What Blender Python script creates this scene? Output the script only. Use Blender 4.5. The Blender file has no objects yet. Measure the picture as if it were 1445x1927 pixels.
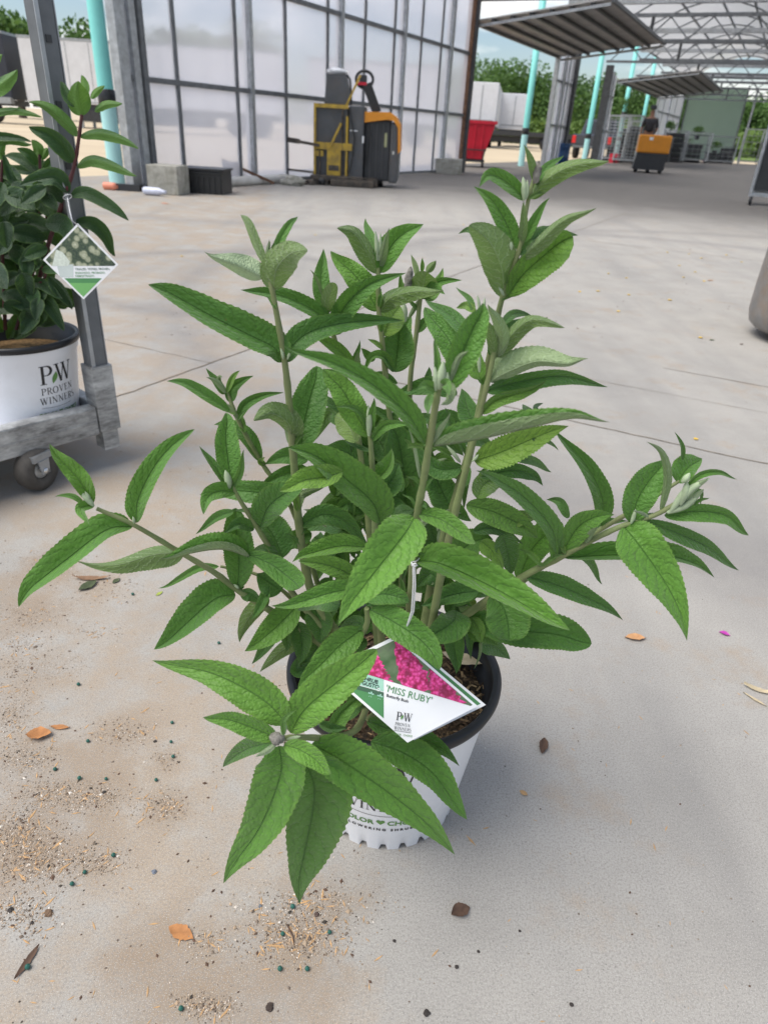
import bpy, bmesh, math, random
from mathutils import Vector, Matrix, noise
R = math.radians
SC = bpy.context.scene
COL = SC.collection
random.seed(7)
# ------------------------------------------------------------------ camera, sky, sun, exposure
PW, PH, FPX, CAMH = 1445.0, 1927.0, 1285.0, 0.87
PITCH, ROLL = R(29.337), R(3.4336)
CAM = Vector((0, 0, CAMH))
FW = Vector((0, math.cos(PITCH), -math.sin(PITCH)))
_u = Vector((0, math.sin(PITCH), math.cos(PITCH))); _r = Vector((1, 0, 0))
CX = math.cos(ROLL) * _r + math.sin(ROLL) * _u      # image right
CU = -math.sin(ROLL) * _r + math.cos(ROLL) * _u     # image up
cam = bpy.data.objects.new('camera', bpy.data.cameras.new('camera'))
COL.objects.link(cam); SC.camera = cam
m3 = Matrix((CX, CU, -FW)).transposed()
cam.matrix_world = Matrix.Translation(CAM) @ m3.to_4x4()
cam.data.sensor_fit = 'HORIZONTAL'; cam.data.sensor_width = 36
cam.data.lens = 36 * FPX / PW
cam.data.clip_start = 0.02; cam.data.clip_end = 900
cam.data.dof.use_dof = True; cam.data.dof.focus_distance = 0.80; cam.data.dof.aperture_fstop = 11.5
SC.render.resolution_x = 767; SC.render.resolution_y = 1024
SC.view_settings.view_transform = 'Standard'; SC.view_settings.look = 'None'
SC.view_settings.gamma = 1; SC.view_settings.exposure = 0.52
SUN_EL, SUN_AZ = R(60), R(-112)      # azimuth measured from +Y towards +X
W = bpy.data.worlds.new("World"); SC.world = W; W.use_nodes = True
nt = W.node_tree; bgn = nt.nodes['Background']
sky = nt.nodes.new('ShaderNodeTexSky'); sky.sky_type = 'NISHITA'; sky.sun_disc = False
sky.sun_elevation = SUN_EL; sky.sun_rotation = SUN_AZ; sky.air_density = 1.0; sky.dust_density = 1.2; sky.ozone_density = 1.8
tc = nt.nodes.new('ShaderNodeTexCoord'); mp = nt.nodes.new('ShaderNodeMapping'); mp.inputs['Scale'].default_value = (1.2, 1.2, 5.5)
nz = nt.nodes.new('ShaderNodeTexNoise'); nz.inputs['Scale'].default_value = 2.2; nz.inputs['Detail'].default_value = 8; nz.inputs['Roughness'].default_value = .55
rp = nt.nodes.new('ShaderNodeValToRGB'); rp.color_ramp.elements[0].position = .50; rp.color_ramp.elements[1].position = .68
mx = nt.nodes.new('ShaderNodeMix'); mx.data_type = 'RGBA'; mx.inputs[7].default_value = (11.2, 10.8, 10.2, 1)
nt.links.new(tc.outputs['Generated'], mp.inputs[0]); nt.links.new(mp.outputs[0], nz.inputs['Vector'])
nt.links.new(nz.outputs['Fac'], rp.inputs[0]); nt.links.new(rp.outputs[0], mx.inputs[0])
nt.links.new(sky.outputs[0], mx.inputs[6]); nt.links.new(mx.outputs[2], bgn.inputs[0]); bgn.inputs[1].default_value = 0.10
sun = bpy.data.objects.new('sun', bpy.data.lights.new('sun', 'SUN')); COL.objects.link(sun)
sun.data.energy = 2.7; sun.data.angle = R(45); sun.data.color = (1, .945, .86)
sv = Vector((math.sin(SUN_AZ) * math.cos(SUN_EL), math.cos(SUN_AZ) * math.cos(SUN_EL), math.sin(SUN_EL)))
sun.rotation_euler = sv.to_track_quat('Z', 'Y').to_euler()

# ------------------------------------------------------------------ where things stand
def ray(px, py): return FW * FPX + CX * (px - 722.5) + CU * (963.5 - py)
def G(px, py, z=0.0):                 # point of the level z seen at a photo pixel
    d = ray(px, py); return CAM + d * ((z - CAMH) / d.z)
def P(px, py, Y):                     # point at forward distance Y
    d = ray(px, py); return CAM + d * (Y / d.y)
def dep(p): return (p - CAM).dot(FW)
WH = R(26.3)                          # the glazed wall's heading
WD = Vector((math.sin(WH), math.cos(WH), 0)); WN = Vector((math.cos(WH), -math.sin(WH), 0))
WO = G(262, 358)
def B(s, t, z=0.0): return WO + WD * s + WN * t + Vector((0, 0, z))   # building frame: s along wall, t inwards
BROT = -WH                            # rotation whose local +Y runs along the wall, +X inwards

# ------------------------------------------------------------------ materials
class NT:
    def __init__(s, name):
        s.m = bpy.data.materials.new(name); s.m.use_nodes = True; s.t = s.m.node_tree
        s.b = s.t.nodes['Principled BSDF']; s.o = s.t.nodes['Material Output']
    def n(s, typ, **kw):
        x = s.t.nodes.new(typ)
        for k, v in kw.items():
            if hasattr(x, k): setattr(x, k, v)
            else: x.inputs[k.replace('_', ' ')].default_value = v
        return x
    def l(s, a, b): s.t.links.new(a, b)
    def ramp(s, src, stops):
        r = s.n('ShaderNodeValToRGB'); e = r.color_ramp.elements
        while len(e) < len(stops): e.new(.5)
        for i, (p, c) in enumerate(stops):
            e[i].position = p; e[i].color = (c, c, c, 1) if isinstance(c, (int, float)) else tuple(c) + (1,)
        s.l(src, r.inputs[0]); return r.outputs[0]
    def mix(s, f, a, b, mode='MIX'):
        x = s.n('ShaderNodeMix'); x.data_type = 'RGBA'; x.blend_type = mode
        for i, v in ((0, f), (6, a), (7, b)):
            if hasattr(v, 'links'): s.l(v, x.inputs[i])
            else: x.inputs[i].default_value = v if i == 0 else tuple(v) + (1,)
        return x.outputs[2]
    def math(s, op, a, b=0.0, c=0.0):
        x = s.n('ShaderNodeMath'); x.operation = op
        for i, v in enumerate((a, b, c)):
            if hasattr(v, 'links'): s.l(v, x.inputs[i])
            else: x.inputs[i].default_value = v
        return x.outputs[0]
    def bump(s, h, strength=.3, dist=.001):
        x = s.n('ShaderNodeBump'); x.inputs['Strength'].default_value = strength; x.inputs['Distance'].default_value = dist
        s.l(h, x.inputs['Height']); s.l(x.outputs[0], s.b.inputs['Normal'])
def pmat(name, col, rough=.6, metal=0, var=.15, scale=8, bump=0.0, dirt=None, dirt_amt=.5, dirt_scale=3, stretch=None):
    q = NT(name); tcn = q.n('ShaderNodeTexCoord'); vec = tcn.outputs['Object']
    if stretch:
        mpn = q.n('ShaderNodeMapping'); mpn.inputs['Scale'].default_value = stretch; q.l(vec, mpn.inputs[0]); vec = mpn.outputs[0]
    nn = q.n('ShaderNodeTexNoise', Scale=scale, Detail=6.0, Roughness=.6); q.l(vec, nn.inputs['Vector'])
    lo = [c * (1 - var) for c in col]; hi = [min(1, c * (1 + var)) for c in col]
    c = q.ramp(nn.outputs['Fac'], [(.3, lo), (.7, hi)])
    if dirt:
        n2 = q.n('ShaderNodeTexNoise', Scale=dirt_scale, Detail=8.0, Roughness=.7); q.l(vec, n2.inputs['Vector'])
        f = q.ramp(n2.outputs['Fac'], [(.52 - .12 * dirt_amt, 0.0), (.75 - .1 * dirt_amt, dirt_amt)])
        c = q.mix(f, c, dirt)
    q.l(c, q.b.inputs['Base Color']); q.b.inputs['Roughness'].default_value = rough; q.b.inputs['Metallic'].default_value = metal
    if bump: q.bump(nn.outputs['Fac'], bump, .002)
    return q.m
M = {}
M['galv'] = pmat('galvanised steel', (.40, .42, .44), .42, .55, .22, 14, .15, (.22, .22, .22), .5, 6)
M['galv_dark'] = pmat('dull galvanised steel', (.15, .16, .17), .55, .4, .25, 10, .1)
M['galv_worn'] = pmat('scuffed galvanised steel', (.46, .47, .47), .5, .35, .25, 22, .4, (.09, .09, .09), .9, 9, (1, 1, 3))
M['steel_dark'] = pmat('dark steel', (.05, .052, .056), .5, .3, .3, 10)
M['black'] = pmat('black plastic', (.018, .019, .021), .38, 0, .2, 20)
M['rubber'] = pmat('grey caster rubber', (.075, .068, .06), .7, 0, .2, 30, .2, (.16, .14, .12), .5, 8)
M['teal'] = pmat('teal painted pipe', (.22, .66, .62), .45, 0, .06, 5)
M['teal_pale'] = pmat('pale teal painted pipe', (.42, .74, .73), .5, 0, .06, 5)
M['white'] = pmat('white trailer paint', (.72, .73, .76), .45, 0, .05, 3, 0, (.5, .5, .5), .3, 2)
M['navy'] = pmat('dark trailer front', (.03, .035, .05), .5, 0, .2, 4)
M['concrete_block'] = pmat('concrete block', (.36, .35, .31), .9, 0, .25, 12, .5, (.13, .13, .09), .7, 5)
M['yellow'] = pmat('worn yellow paint', (.47, .31, .035), .5, 0, .15, 9, 0, (.10, .08, .05), .7, 7)
M['orange'] = pmat('orange machine paint', (.66, .25, .015), .4, 0, .08, 5)
M['mgrey'] = pmat('grey machine paint', (.075, .08, .088), .5, 0, .15, 6, 0, (.10, .08, .06), .5, 4)
M['mdark'] = pmat('dark machine paint', (.028, .03, .034), .45, 0, .2, 6)
M['dirt'] = pmat('dirty chassis steel', (.06, .052, .045), .8, 0, .4, 9, .4, (.16, .12, .08), .5, 9)
M['red'] = pmat('red plastic', (.55, .012, .035), .42, 0, .12, 4)
M['blue'] = pmat('blue barrel plastic', (.015, .06, .16), .4, 0, .2, 5)
M['rust'] = pmat('rusty strip', (.16, .085, .05), .85, .1, .35, 14, .3)
M['pvc'] = pmat('white pipe', (.6, .59, .56), .5, 0, .1, 5, 0, (.3, .26, .2), .5, 3)
M['skin'] = pmat('skin', (.22, .12, .08), .6)
M['cloth'] = pmat('dark clothes', (.018, .02, .026), .9, 0, .3, 9)
M['trouser'] = pmat('dark trousers', (.035, .04, .055), .9, 0, .3, 9)
M['light_red'] = pmat('red lamp glass', (.7, .02, .02), .3)
M['paint_car'] = pmat('dark grey car paint', (.07, .075, .09), .25, .3, .1, 4)
M['carglass'] = pmat('dark glass', (.03, .035, .04), .08)
M['chrome'] = pmat('bright metal', (.6, .6, .6), .25, .9)
M['paper'] = pmat('white card', (.82, .83, .85), .45, 0, .02, 5)
M['ink'] = pmat('black ink', (.018, .018, .02), .5)
M['inkgreen'] = pmat('green ink', (.11, .26, .06), .5)
M['taggreen'] = pmat('green print', (.075, .25, .09), .5, 0, .06, 9)
M['taggreen2'] = pmat('light green print', (.16, .42, .13), .5, 0, .06, 9)
M['tagmint'] = pmat('mint print', (.35, .62, .50), .5, 0, .04, 9)
M['tagdark'] = pmat('dark green print', (.05, .12, .07), .5, 0, .1, 9)
M['pot'] = pmat('white pot plastic', (.80, .81, .84), .36, 0, .025, 3, 0, (.5, .49, .46), .25, 7)
M['cord'] = pmat('white tie cord', (.78, .78, .80), .6)
M['rim'] = pmat('black pot rim plastic', (.009, .010, .013), .42, 0, .2, 12)
M['sack'] = pmat('pale plastic', (.55, .58, .7), .3, 0, .1, 10)
M['salmon'] = pmat('salmon plastic', (.7, .25, .16), .5)
M['chip'] = pmat('wood chips', (.50, .31, .15), .85, 0, .3, 40)
M['stone'] = pmat('grit', (.27, .24, .21), .9, 0, .55, 60)
M['bead'] = pmat('green fertiliser beads', (.02, .11, .085), .4)
M['deadleaf'] = pmat('dry orange leaf', (.42, .19, .07), .8, 0, .35, 60, .3)
M['deadbrown'] = pmat('dry brown leaf', (.10, .058, .038), .85, 0, .4, 60, .3)
M['deadpale'] = pmat('dry pale leaf', (.50, .42, .28), .8, 0, .25, 60, .3)
M['purple'] = pmat('purple petal', (.42, .03, .33), .5)
M['yellowleaf'] = pmat('yellow leaf', (.72, .48, .06), .6, 0, .2, 60)
M['bark'] = pmat('tree bark', (.12, .09, .07), .9, 0, .3, 5, .4)
M['weed'] = pmat('field grass', (.13, .20, .035), .9, 0, .4, .6)

def leaf_mat(name, dark, lite, under, und_lite, vein, gloss=.42):
    q = NT(name); uv = q.n('ShaderNodeUVMap'); sp = q.n('ShaderNodeSeparateXYZ'); q.l(uv.outputs[0], sp.inputs[0])
    at = q.n('ShaderNodeAttribute'); at.attribute_name = 'tint'; asp = q.n('ShaderNodeSeparateXYZ'); q.l(at.outputs['Vector'], asp.inputs[0])
    u = q.math('ABSOLUTE', q.math('SUBTRACT', sp.outputs[0], .5)); u = q.math('MULTIPLY', u, 2.0)   # 0 midrib .. 1 margin
    cb = q.n('ShaderNodeCombineXYZ'); q.l(q.math('MULTIPLY', sp.outputs[0], 5.0), cb.inputs[0]); q.l(q.math('MULTIPLY', sp.outputs[1], 15.0), cb.inputs[1]); q.l(q.math('MULTIPLY', asp.outputs[2], 30.0), cb.inputs[2])
    nn = q.n('ShaderNodeTexNoise', Scale=1.0, Detail=3.0); q.l(cb.outputs[0], nn.inputs['Vector'])
    wob = q.math('MULTIPLY', q.math('SUBTRACT', nn.outputs['Fac'], .5), 1.5)
    ph = q.math('SUBTRACT', q.math('MULTIPLY', sp.outputs[1], 9.5), q.math('MULTIPLY', q.math('POWER', u, 1.2), 1.9))
    ph = q.math('ADD', ph, wob)
    fr = q.math('ABSOLUTE', q.math('SUBTRACT', q.math('FRACT', ph), .5))      # .5 on the vein, 0 between
    lat = q.ramp(fr, [(.43, 0.0), (.495, 1.0)])
    mid = q.ramp(u, [(.0, 1.0), (.05, 0.0)])
    cb2 = q.n('ShaderNodeCombineXYZ'); q.l(q.math('MULTIPLY', sp.outputs[0], 13.0), cb2.inputs[0]); q.l(q.math('MULTIPLY', sp.outputs[1], 46.0), cb2.inputs[1]); q.l(q.math('MULTIPLY', asp.outputs[2], 50.0), cb2.inputs[2])
    vo = q.n('ShaderNodeTexVoronoi', Scale=1.0); vo.feature = 'SMOOTH_F1'; q.l(cb2.outputs[0], vo.inputs['Vector'])
    cellh = q.math('SUBTRACT', 1.0, vo.outputs['Distance'])
    pil = q.math('SUBTRACT', 1.0, q.math('POWER', q.math('MULTIPLY', fr, 2.0), 3.0))
    h = q.math('ADD', q.math('MULTIPLY', pil, .45), q.math('MULTIPLY', cellh, .85))
    h = q.math('MULTIPLY', h, q.math('SUBTRACT', 1.0, mid))
    geo = q.n('ShaderNodeNewGeometry')
    n2 = q.n('ShaderNodeTexNoise', Scale=9.0, Detail=4.0); q.l(cb.outputs[0], n2.inputs['Vector'])
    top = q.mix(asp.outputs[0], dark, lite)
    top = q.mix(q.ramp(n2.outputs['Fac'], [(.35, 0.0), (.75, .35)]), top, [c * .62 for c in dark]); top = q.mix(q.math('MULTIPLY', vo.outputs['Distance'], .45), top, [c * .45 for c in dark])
    yel = q.mix(asp.outputs[1], top, (.23, .34, .045))
    edge = q.ramp(u, [(.80, 0.0), (1.0, .35)])
    yel = q.mix(edge, yel, (.17, .30, .05))
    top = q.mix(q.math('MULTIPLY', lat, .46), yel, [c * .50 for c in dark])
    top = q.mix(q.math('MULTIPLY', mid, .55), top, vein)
    und = q.mix(asp.outputs[0], under, und_lite); und = q.mix(q.ramp(n2.outputs['Fac'], [(.3, 0.0), (.8, .4)]), und, [c * .6 for c in under])
    und = q.mix(q.math('MULTIPLY', asp.outputs[1], .8), und, (.20, .32, .06))
    und = q.mix(q.math('MULTIPLY', q.math('MAXIMUM', lat, mid), .26), und, [min(1, c * 1.5) for c in und_lite])
    # small blemishes
    n3 = q.n('ShaderNodeTexNoise', Scale=2.3, Detail=2.0); q.l(cb.outputs[0], n3.inputs['Vector'])
    c = q.mix(geo.outputs['Backfacing'], top, und)
    c = q.mix(q.ramp(n3.outputs['Fac'], [(.76, 0.0), (.79, .55)]), c, (.16, .11, .035))
    q.l(c, q.b.inputs['Base Color']); q.b.inputs['Roughness'].default_value = gloss
    q.b.inputs['Specular IOR Level'].default_value = .34
    q.b.inputs['Sheen Weight'].default_value = .25; q.b.inputs['Sheen Roughness'].default_value = .5; q.bump(h, .8, .0014)
    tr = q.n('ShaderNodeBsdfTranslucent'); q.l(q.mix(.5, c, (.20, .42, .03)), tr.inputs[0])
    ms = q.n('ShaderNodeMixShader'); ms.inputs[0].default_value = .22
    q.l(q.b.outputs[0], ms.inputs[1]); q.l(tr.outputs[0], ms.inputs[2]); q.l(ms.outputs[0], q.o.inputs[0])
    return q.m
M['leaf'] = leaf_mat('butterfly bush leaf', (.056, .165, .030), (.20, .47, .058), (.125, .205, .055), (.50, .62, .40), (.022, .085, .022), .5)
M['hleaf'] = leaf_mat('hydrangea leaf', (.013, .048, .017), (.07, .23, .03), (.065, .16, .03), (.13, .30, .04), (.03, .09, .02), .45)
M['stem'] = pmat('green grey stem', (.20, .25, .10), .7, 0, .25, 60, .2, (.13, .10, .07), .5, 30)
M['pale_bud'] = pmat('felty pale bud', (.34, .42, .27), .85, 0, .2, 80, .4)
M['flowerbud'] = pmat('grey flower bud', (.20, .19, .17), .9, 0, .5, 250, .8)
M['redstem'] = pmat('dark red stem', (.075, .02, .022), .6, 0, .3, 30)

# ground materials
q = NT('concrete slab'); tcn = q.n('ShaderNodeTexCoord'); v = tcn.outputs['Object']
def N(sc, det=5.0, ro=.6, vec=None):
    x = q.n('ShaderNodeTexNoise', Scale=sc, Detail=det, Roughness=ro); q.l(vec or v, x.inputs['Vector']); return x.outputs['Fac']
big = N(.9, 6); med = N(5, 8, .65); fine = N(330, 4, .75); fine2 = N(800, 3, .6)
c = q.ramp(med, [(.30, (.30, .285, .26)), (.70, (.395, .378, .348))])
c = q.mix(q.ramp(big, [(.42, 0.0), (.66, .55)]), c, (.45, .425, .385))
# reddish brown dust: patches everywhere, denser towards the near left
sx = q.n('ShaderNodeSeparateXYZ'); q.l(v, sx.inputs[0])
near = q.math('ADD', q.math('MULTIPLY', sx.outputs[0], -.55), q.math('MULTIPLY', sx.outputs[1], -.10)); near = q.math('MINIMUM', q.math('MAXIMUM', q.math('ADD', near, .05), -.06), .07)
dustn = q.math('ADD', N(4.5, 10, .72), near)
c = q.mix(q.ramp(dustn, [(.48, 0.0), (.64, .72)]), c, (.36, .275, .19))
rustn = q.math('ADD', N(1.7, 7, .7), 0.0)
c = q.mix(q.ramp(rustn, [(.60, 0.0), (.72, .30)]), c, (.43, .27, .17))
mpx = q.n('ShaderNodeMapping'); mpx.inputs['Rotation'].default_value = (0, 0, R(24)); mpx.inputs['Scale'].default_value = (2.2, .22, 1); q.l(v, mpx.inputs[0])
trk = N(1.2, 5, .6, mpx.outputs[0])
c = q.mix(q.ramp(trk, [(.47, 0.0), (.70, .5)]), c, (.22, .215, .208))
for px_, py_, rr_, am in ((90, 1060, .10, .5), (60, 1160, .10, .5), (60, 1260, .10, .5), (45, 1430, .08, .7), (120, 1500, .11, .75), (30, 1580, .09, .8), (60, 1620, .09, .8), (190, 1500, .06, .6), (230, 1385, .08, .5), (310, 1430, .04, .5), (310, 1520, .05, .7), (180, 1620, .06, .5), (250, 1800, .06, .6), (560, 1760, .10, .8), (420, 1880, .13, .6), (320, 1850, .10, .6), (20, 1340, .06, .5), (640, 1700, .09, .4), (30, 1130, .2, .4), (560, 1900, .09, .35)):
    g_ = G(px_, py_); dx = q.math('SUBTRACT', sx.outputs[0], g_.x); dy = q.math('SUBTRACT', sx.outputs[1], g_.y)
    d = q.math('SQRT', q.math('ADD', q.math('MULTIPLY', dx, dx), q.math('MULTIPLY', dy, dy)))
    f = q.math('SUBTRACT', q.math('ADD', q.math('SUBTRACT', 1.0, q.math('DIVIDE', d, rr_)), q.math('MULTIPLY', dustn, 2.2)), 1.25)
    c = q.mix(q.ramp(f, [(0.0, 0.0), (.9, am)]), c, (.27, .20, .135))
# a ring-shaped tyre mark and a few sweeping ones
def ring(cx, cy, r, wd, amt, c):
    dx = q.math('SUBTRACT', sx.outputs[0], cx); dy = q.math('SUBTRACT', sx.outputs[1], cy)
    d = q.math('SQRT', q.math('ADD', q.math('MULTIPLY', dx, dx), q.math('MULTIPLY', dy, dy)))
    e = q.math('ABSOLUTE', q.math('SUBTRACT', d, r))
    f = q.math('MULTIPLY', q.ramp(e, [(0.0, amt), (wd, 0.0)]), q.ramp(med, [(.35, .35), (.6, 1.0)]))
    return q.mix(f, c, (.20, .19, .185))
rc = G(420, 520); c = ring(rc.x, rc.y, .95, .15, .8, c)
rc = G(900, 430); c = ring(rc.x + 1.2, rc.y - 3.2, 3.3, .24, .75, c); c = ring(rc.x + 3.0, rc.y - 3.4, 4.2, .26, .7, c); c = ring(rc.x - 2.5, rc.y + 4.5, 5.2, .3, .6, c)
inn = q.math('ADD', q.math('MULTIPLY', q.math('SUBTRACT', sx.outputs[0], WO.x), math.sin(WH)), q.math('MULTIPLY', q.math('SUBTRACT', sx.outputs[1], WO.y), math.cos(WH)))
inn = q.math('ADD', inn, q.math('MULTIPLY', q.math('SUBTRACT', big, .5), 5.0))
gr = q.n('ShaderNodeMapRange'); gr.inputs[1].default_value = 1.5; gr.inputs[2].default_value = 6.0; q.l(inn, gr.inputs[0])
c = q.mix(q.math('MULTIPLY', gr.outputs[0], .95), c, (.105, .092, .078))  # roof's shade painted into the floor colour, along with tracked-in dirt
c = q.mix(q.ramp(fine, [(.40, .55), (.53, 0.0)]), c, (.20, .19, .18))
c = q.mix(q.ramp(fine2, [(.56, 0.0), (.66, .6)]), c, (.60, .59, .56))
vo = q.n('ShaderNodeTexVoronoi', Scale=70.0); q.l(v, vo.inputs['Vector'])
c = q.mix(q.ramp(vo.outputs['Distance'], [(.04, .6), (.08, 0.0)]), c, (.10, .095, .09))
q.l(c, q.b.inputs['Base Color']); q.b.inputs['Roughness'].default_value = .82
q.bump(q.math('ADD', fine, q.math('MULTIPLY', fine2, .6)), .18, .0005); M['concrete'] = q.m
q = NT('sandy yard'); tcn = q.n('ShaderNodeTexCoord'); v = tcn.outputs['Object']
c = q.ramp(N(.25, 8, .65), [(.3, (.50, .40, .27)), (.7, (.64, .53, .37))]); c = q.mix(q.ramp(N(9, 5), [(.5, 0.0), (.8, .4)]), c, (.36, .31, .24))
grs = q.ramp(N(.05, 3), [(.5, 0.0), (.6, 1.0)])
q.l(c, q.b.inputs['Base Color']); q.b.inputs['Roughness'].default_value = .95; M['sand'] = q.m
q = NT('potting bark'); tcn = q.n('ShaderNodeTexCoord'); v = tcn.outputs['Object']
c = q.ramp(N(220, 3), [(.35, (.014, .010, .007)), (.55, (.06, .038, .02)), (.72, (.22, .15, .08))]); q.l(c, q.b.inputs['Base Color']); q.b.inputs['Roughness'].default_value = .95
q.bump(N(180, 3), 1, .004); M['soil'] = q.m
# fluted polycarbonate: part scattering sheet, part blurred see-through
def poly_mat(name, tint, seefac, rough, trans=.5):
    q = NT(name); tcn = q.n('ShaderNodeTexCoord'); v = tcn.outputs['Object']
    mpn = q.n('ShaderNodeMapping'); mpn.inputs['Scale'].default_value = (60, 60, .6); q.l(v, mpn.inputs[0])
    wn = q.n('ShaderNodeTexNoise', Scale=1.0, Detail=2.0); q.l(mpn.outputs[0], wn.inputs['Vector'])
    ml = q.n('ShaderNodeTexNoise', Scale=1.3, Detail=6.0); q.l(v, ml.inputs['Vector'])
    rf = q.n('ShaderNodeBsdfRefraction'); rf.inputs['IOR'].default_value = 1.04; rf.inputs['Roughness'].default_value = rough; rf.inputs[0].default_value = tuple(tint) + (1,)
    df = q.n('ShaderNodeBsdfDiffuse'); q.l(q.ramp(ml.outputs['Fac'], [(.35, [t * .55 for t in tint]), (.7, [t * .75 for t in tint])]), df.inputs[0])
    tl = q.n('ShaderNodeBsdfTranslucent'); tl.inputs[0].default_value = tuple(t * .97 for t in tint) + (1,)
    gl = q.n('ShaderNodeBsdfGlossy'); gl.inputs['Roughness'].default_value = .18
    bp = q.n('ShaderNodeBump'); bp.inputs['Strength'].default_value = .15; bp.inputs['Distance'].default_value = .004; q.l(wn.outputs['Fac'], bp.inputs['Height'])
    for x in (rf, gl): q.l(bp.outputs[0], x.inputs['Normal'])
    a = q.n('ShaderNodeMixShader'); a.inputs[0].default_value = trans; q.l(df.outputs[0], a.inputs[1]); q.l(tl.outputs[0], a.inputs[2])
    b = q.n('ShaderNodeMixShader'); b.inputs[0].default_value = seefac; q.l(a.outputs[0], b.inputs[1]); q.l(rf.outputs[0], b.inputs[2])
    fz0 = q.n('ShaderNodeLayerWeight'); fz0.inputs['Blend'].default_value = .5; fzo = q.math('MULTIPLY', q.math('POWER', fz0.outputs['Facing'], 3.0), .35)
    d = q.n('ShaderNodeMixShader'); q.l(fzo, d.inputs[0]); q.l(b.outputs[0], d.inputs[1]); q.l(gl.outputs[0], d.inputs[2])
    q.l(d.outputs[0], q.o.inputs[0]); return q.m
M['poly'] = poly_mat('polycarbonate sheet', (.90, .91, .96), .62, .17, .8)
M['roofpoly'] = poly_mat('translucent roof film', (.90, .90, .91), .5, .25, .92)
M['endpoly'] = poly_mat('greenish end wall sheet', (.56, .66, .58), .25, .3, .7)

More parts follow.
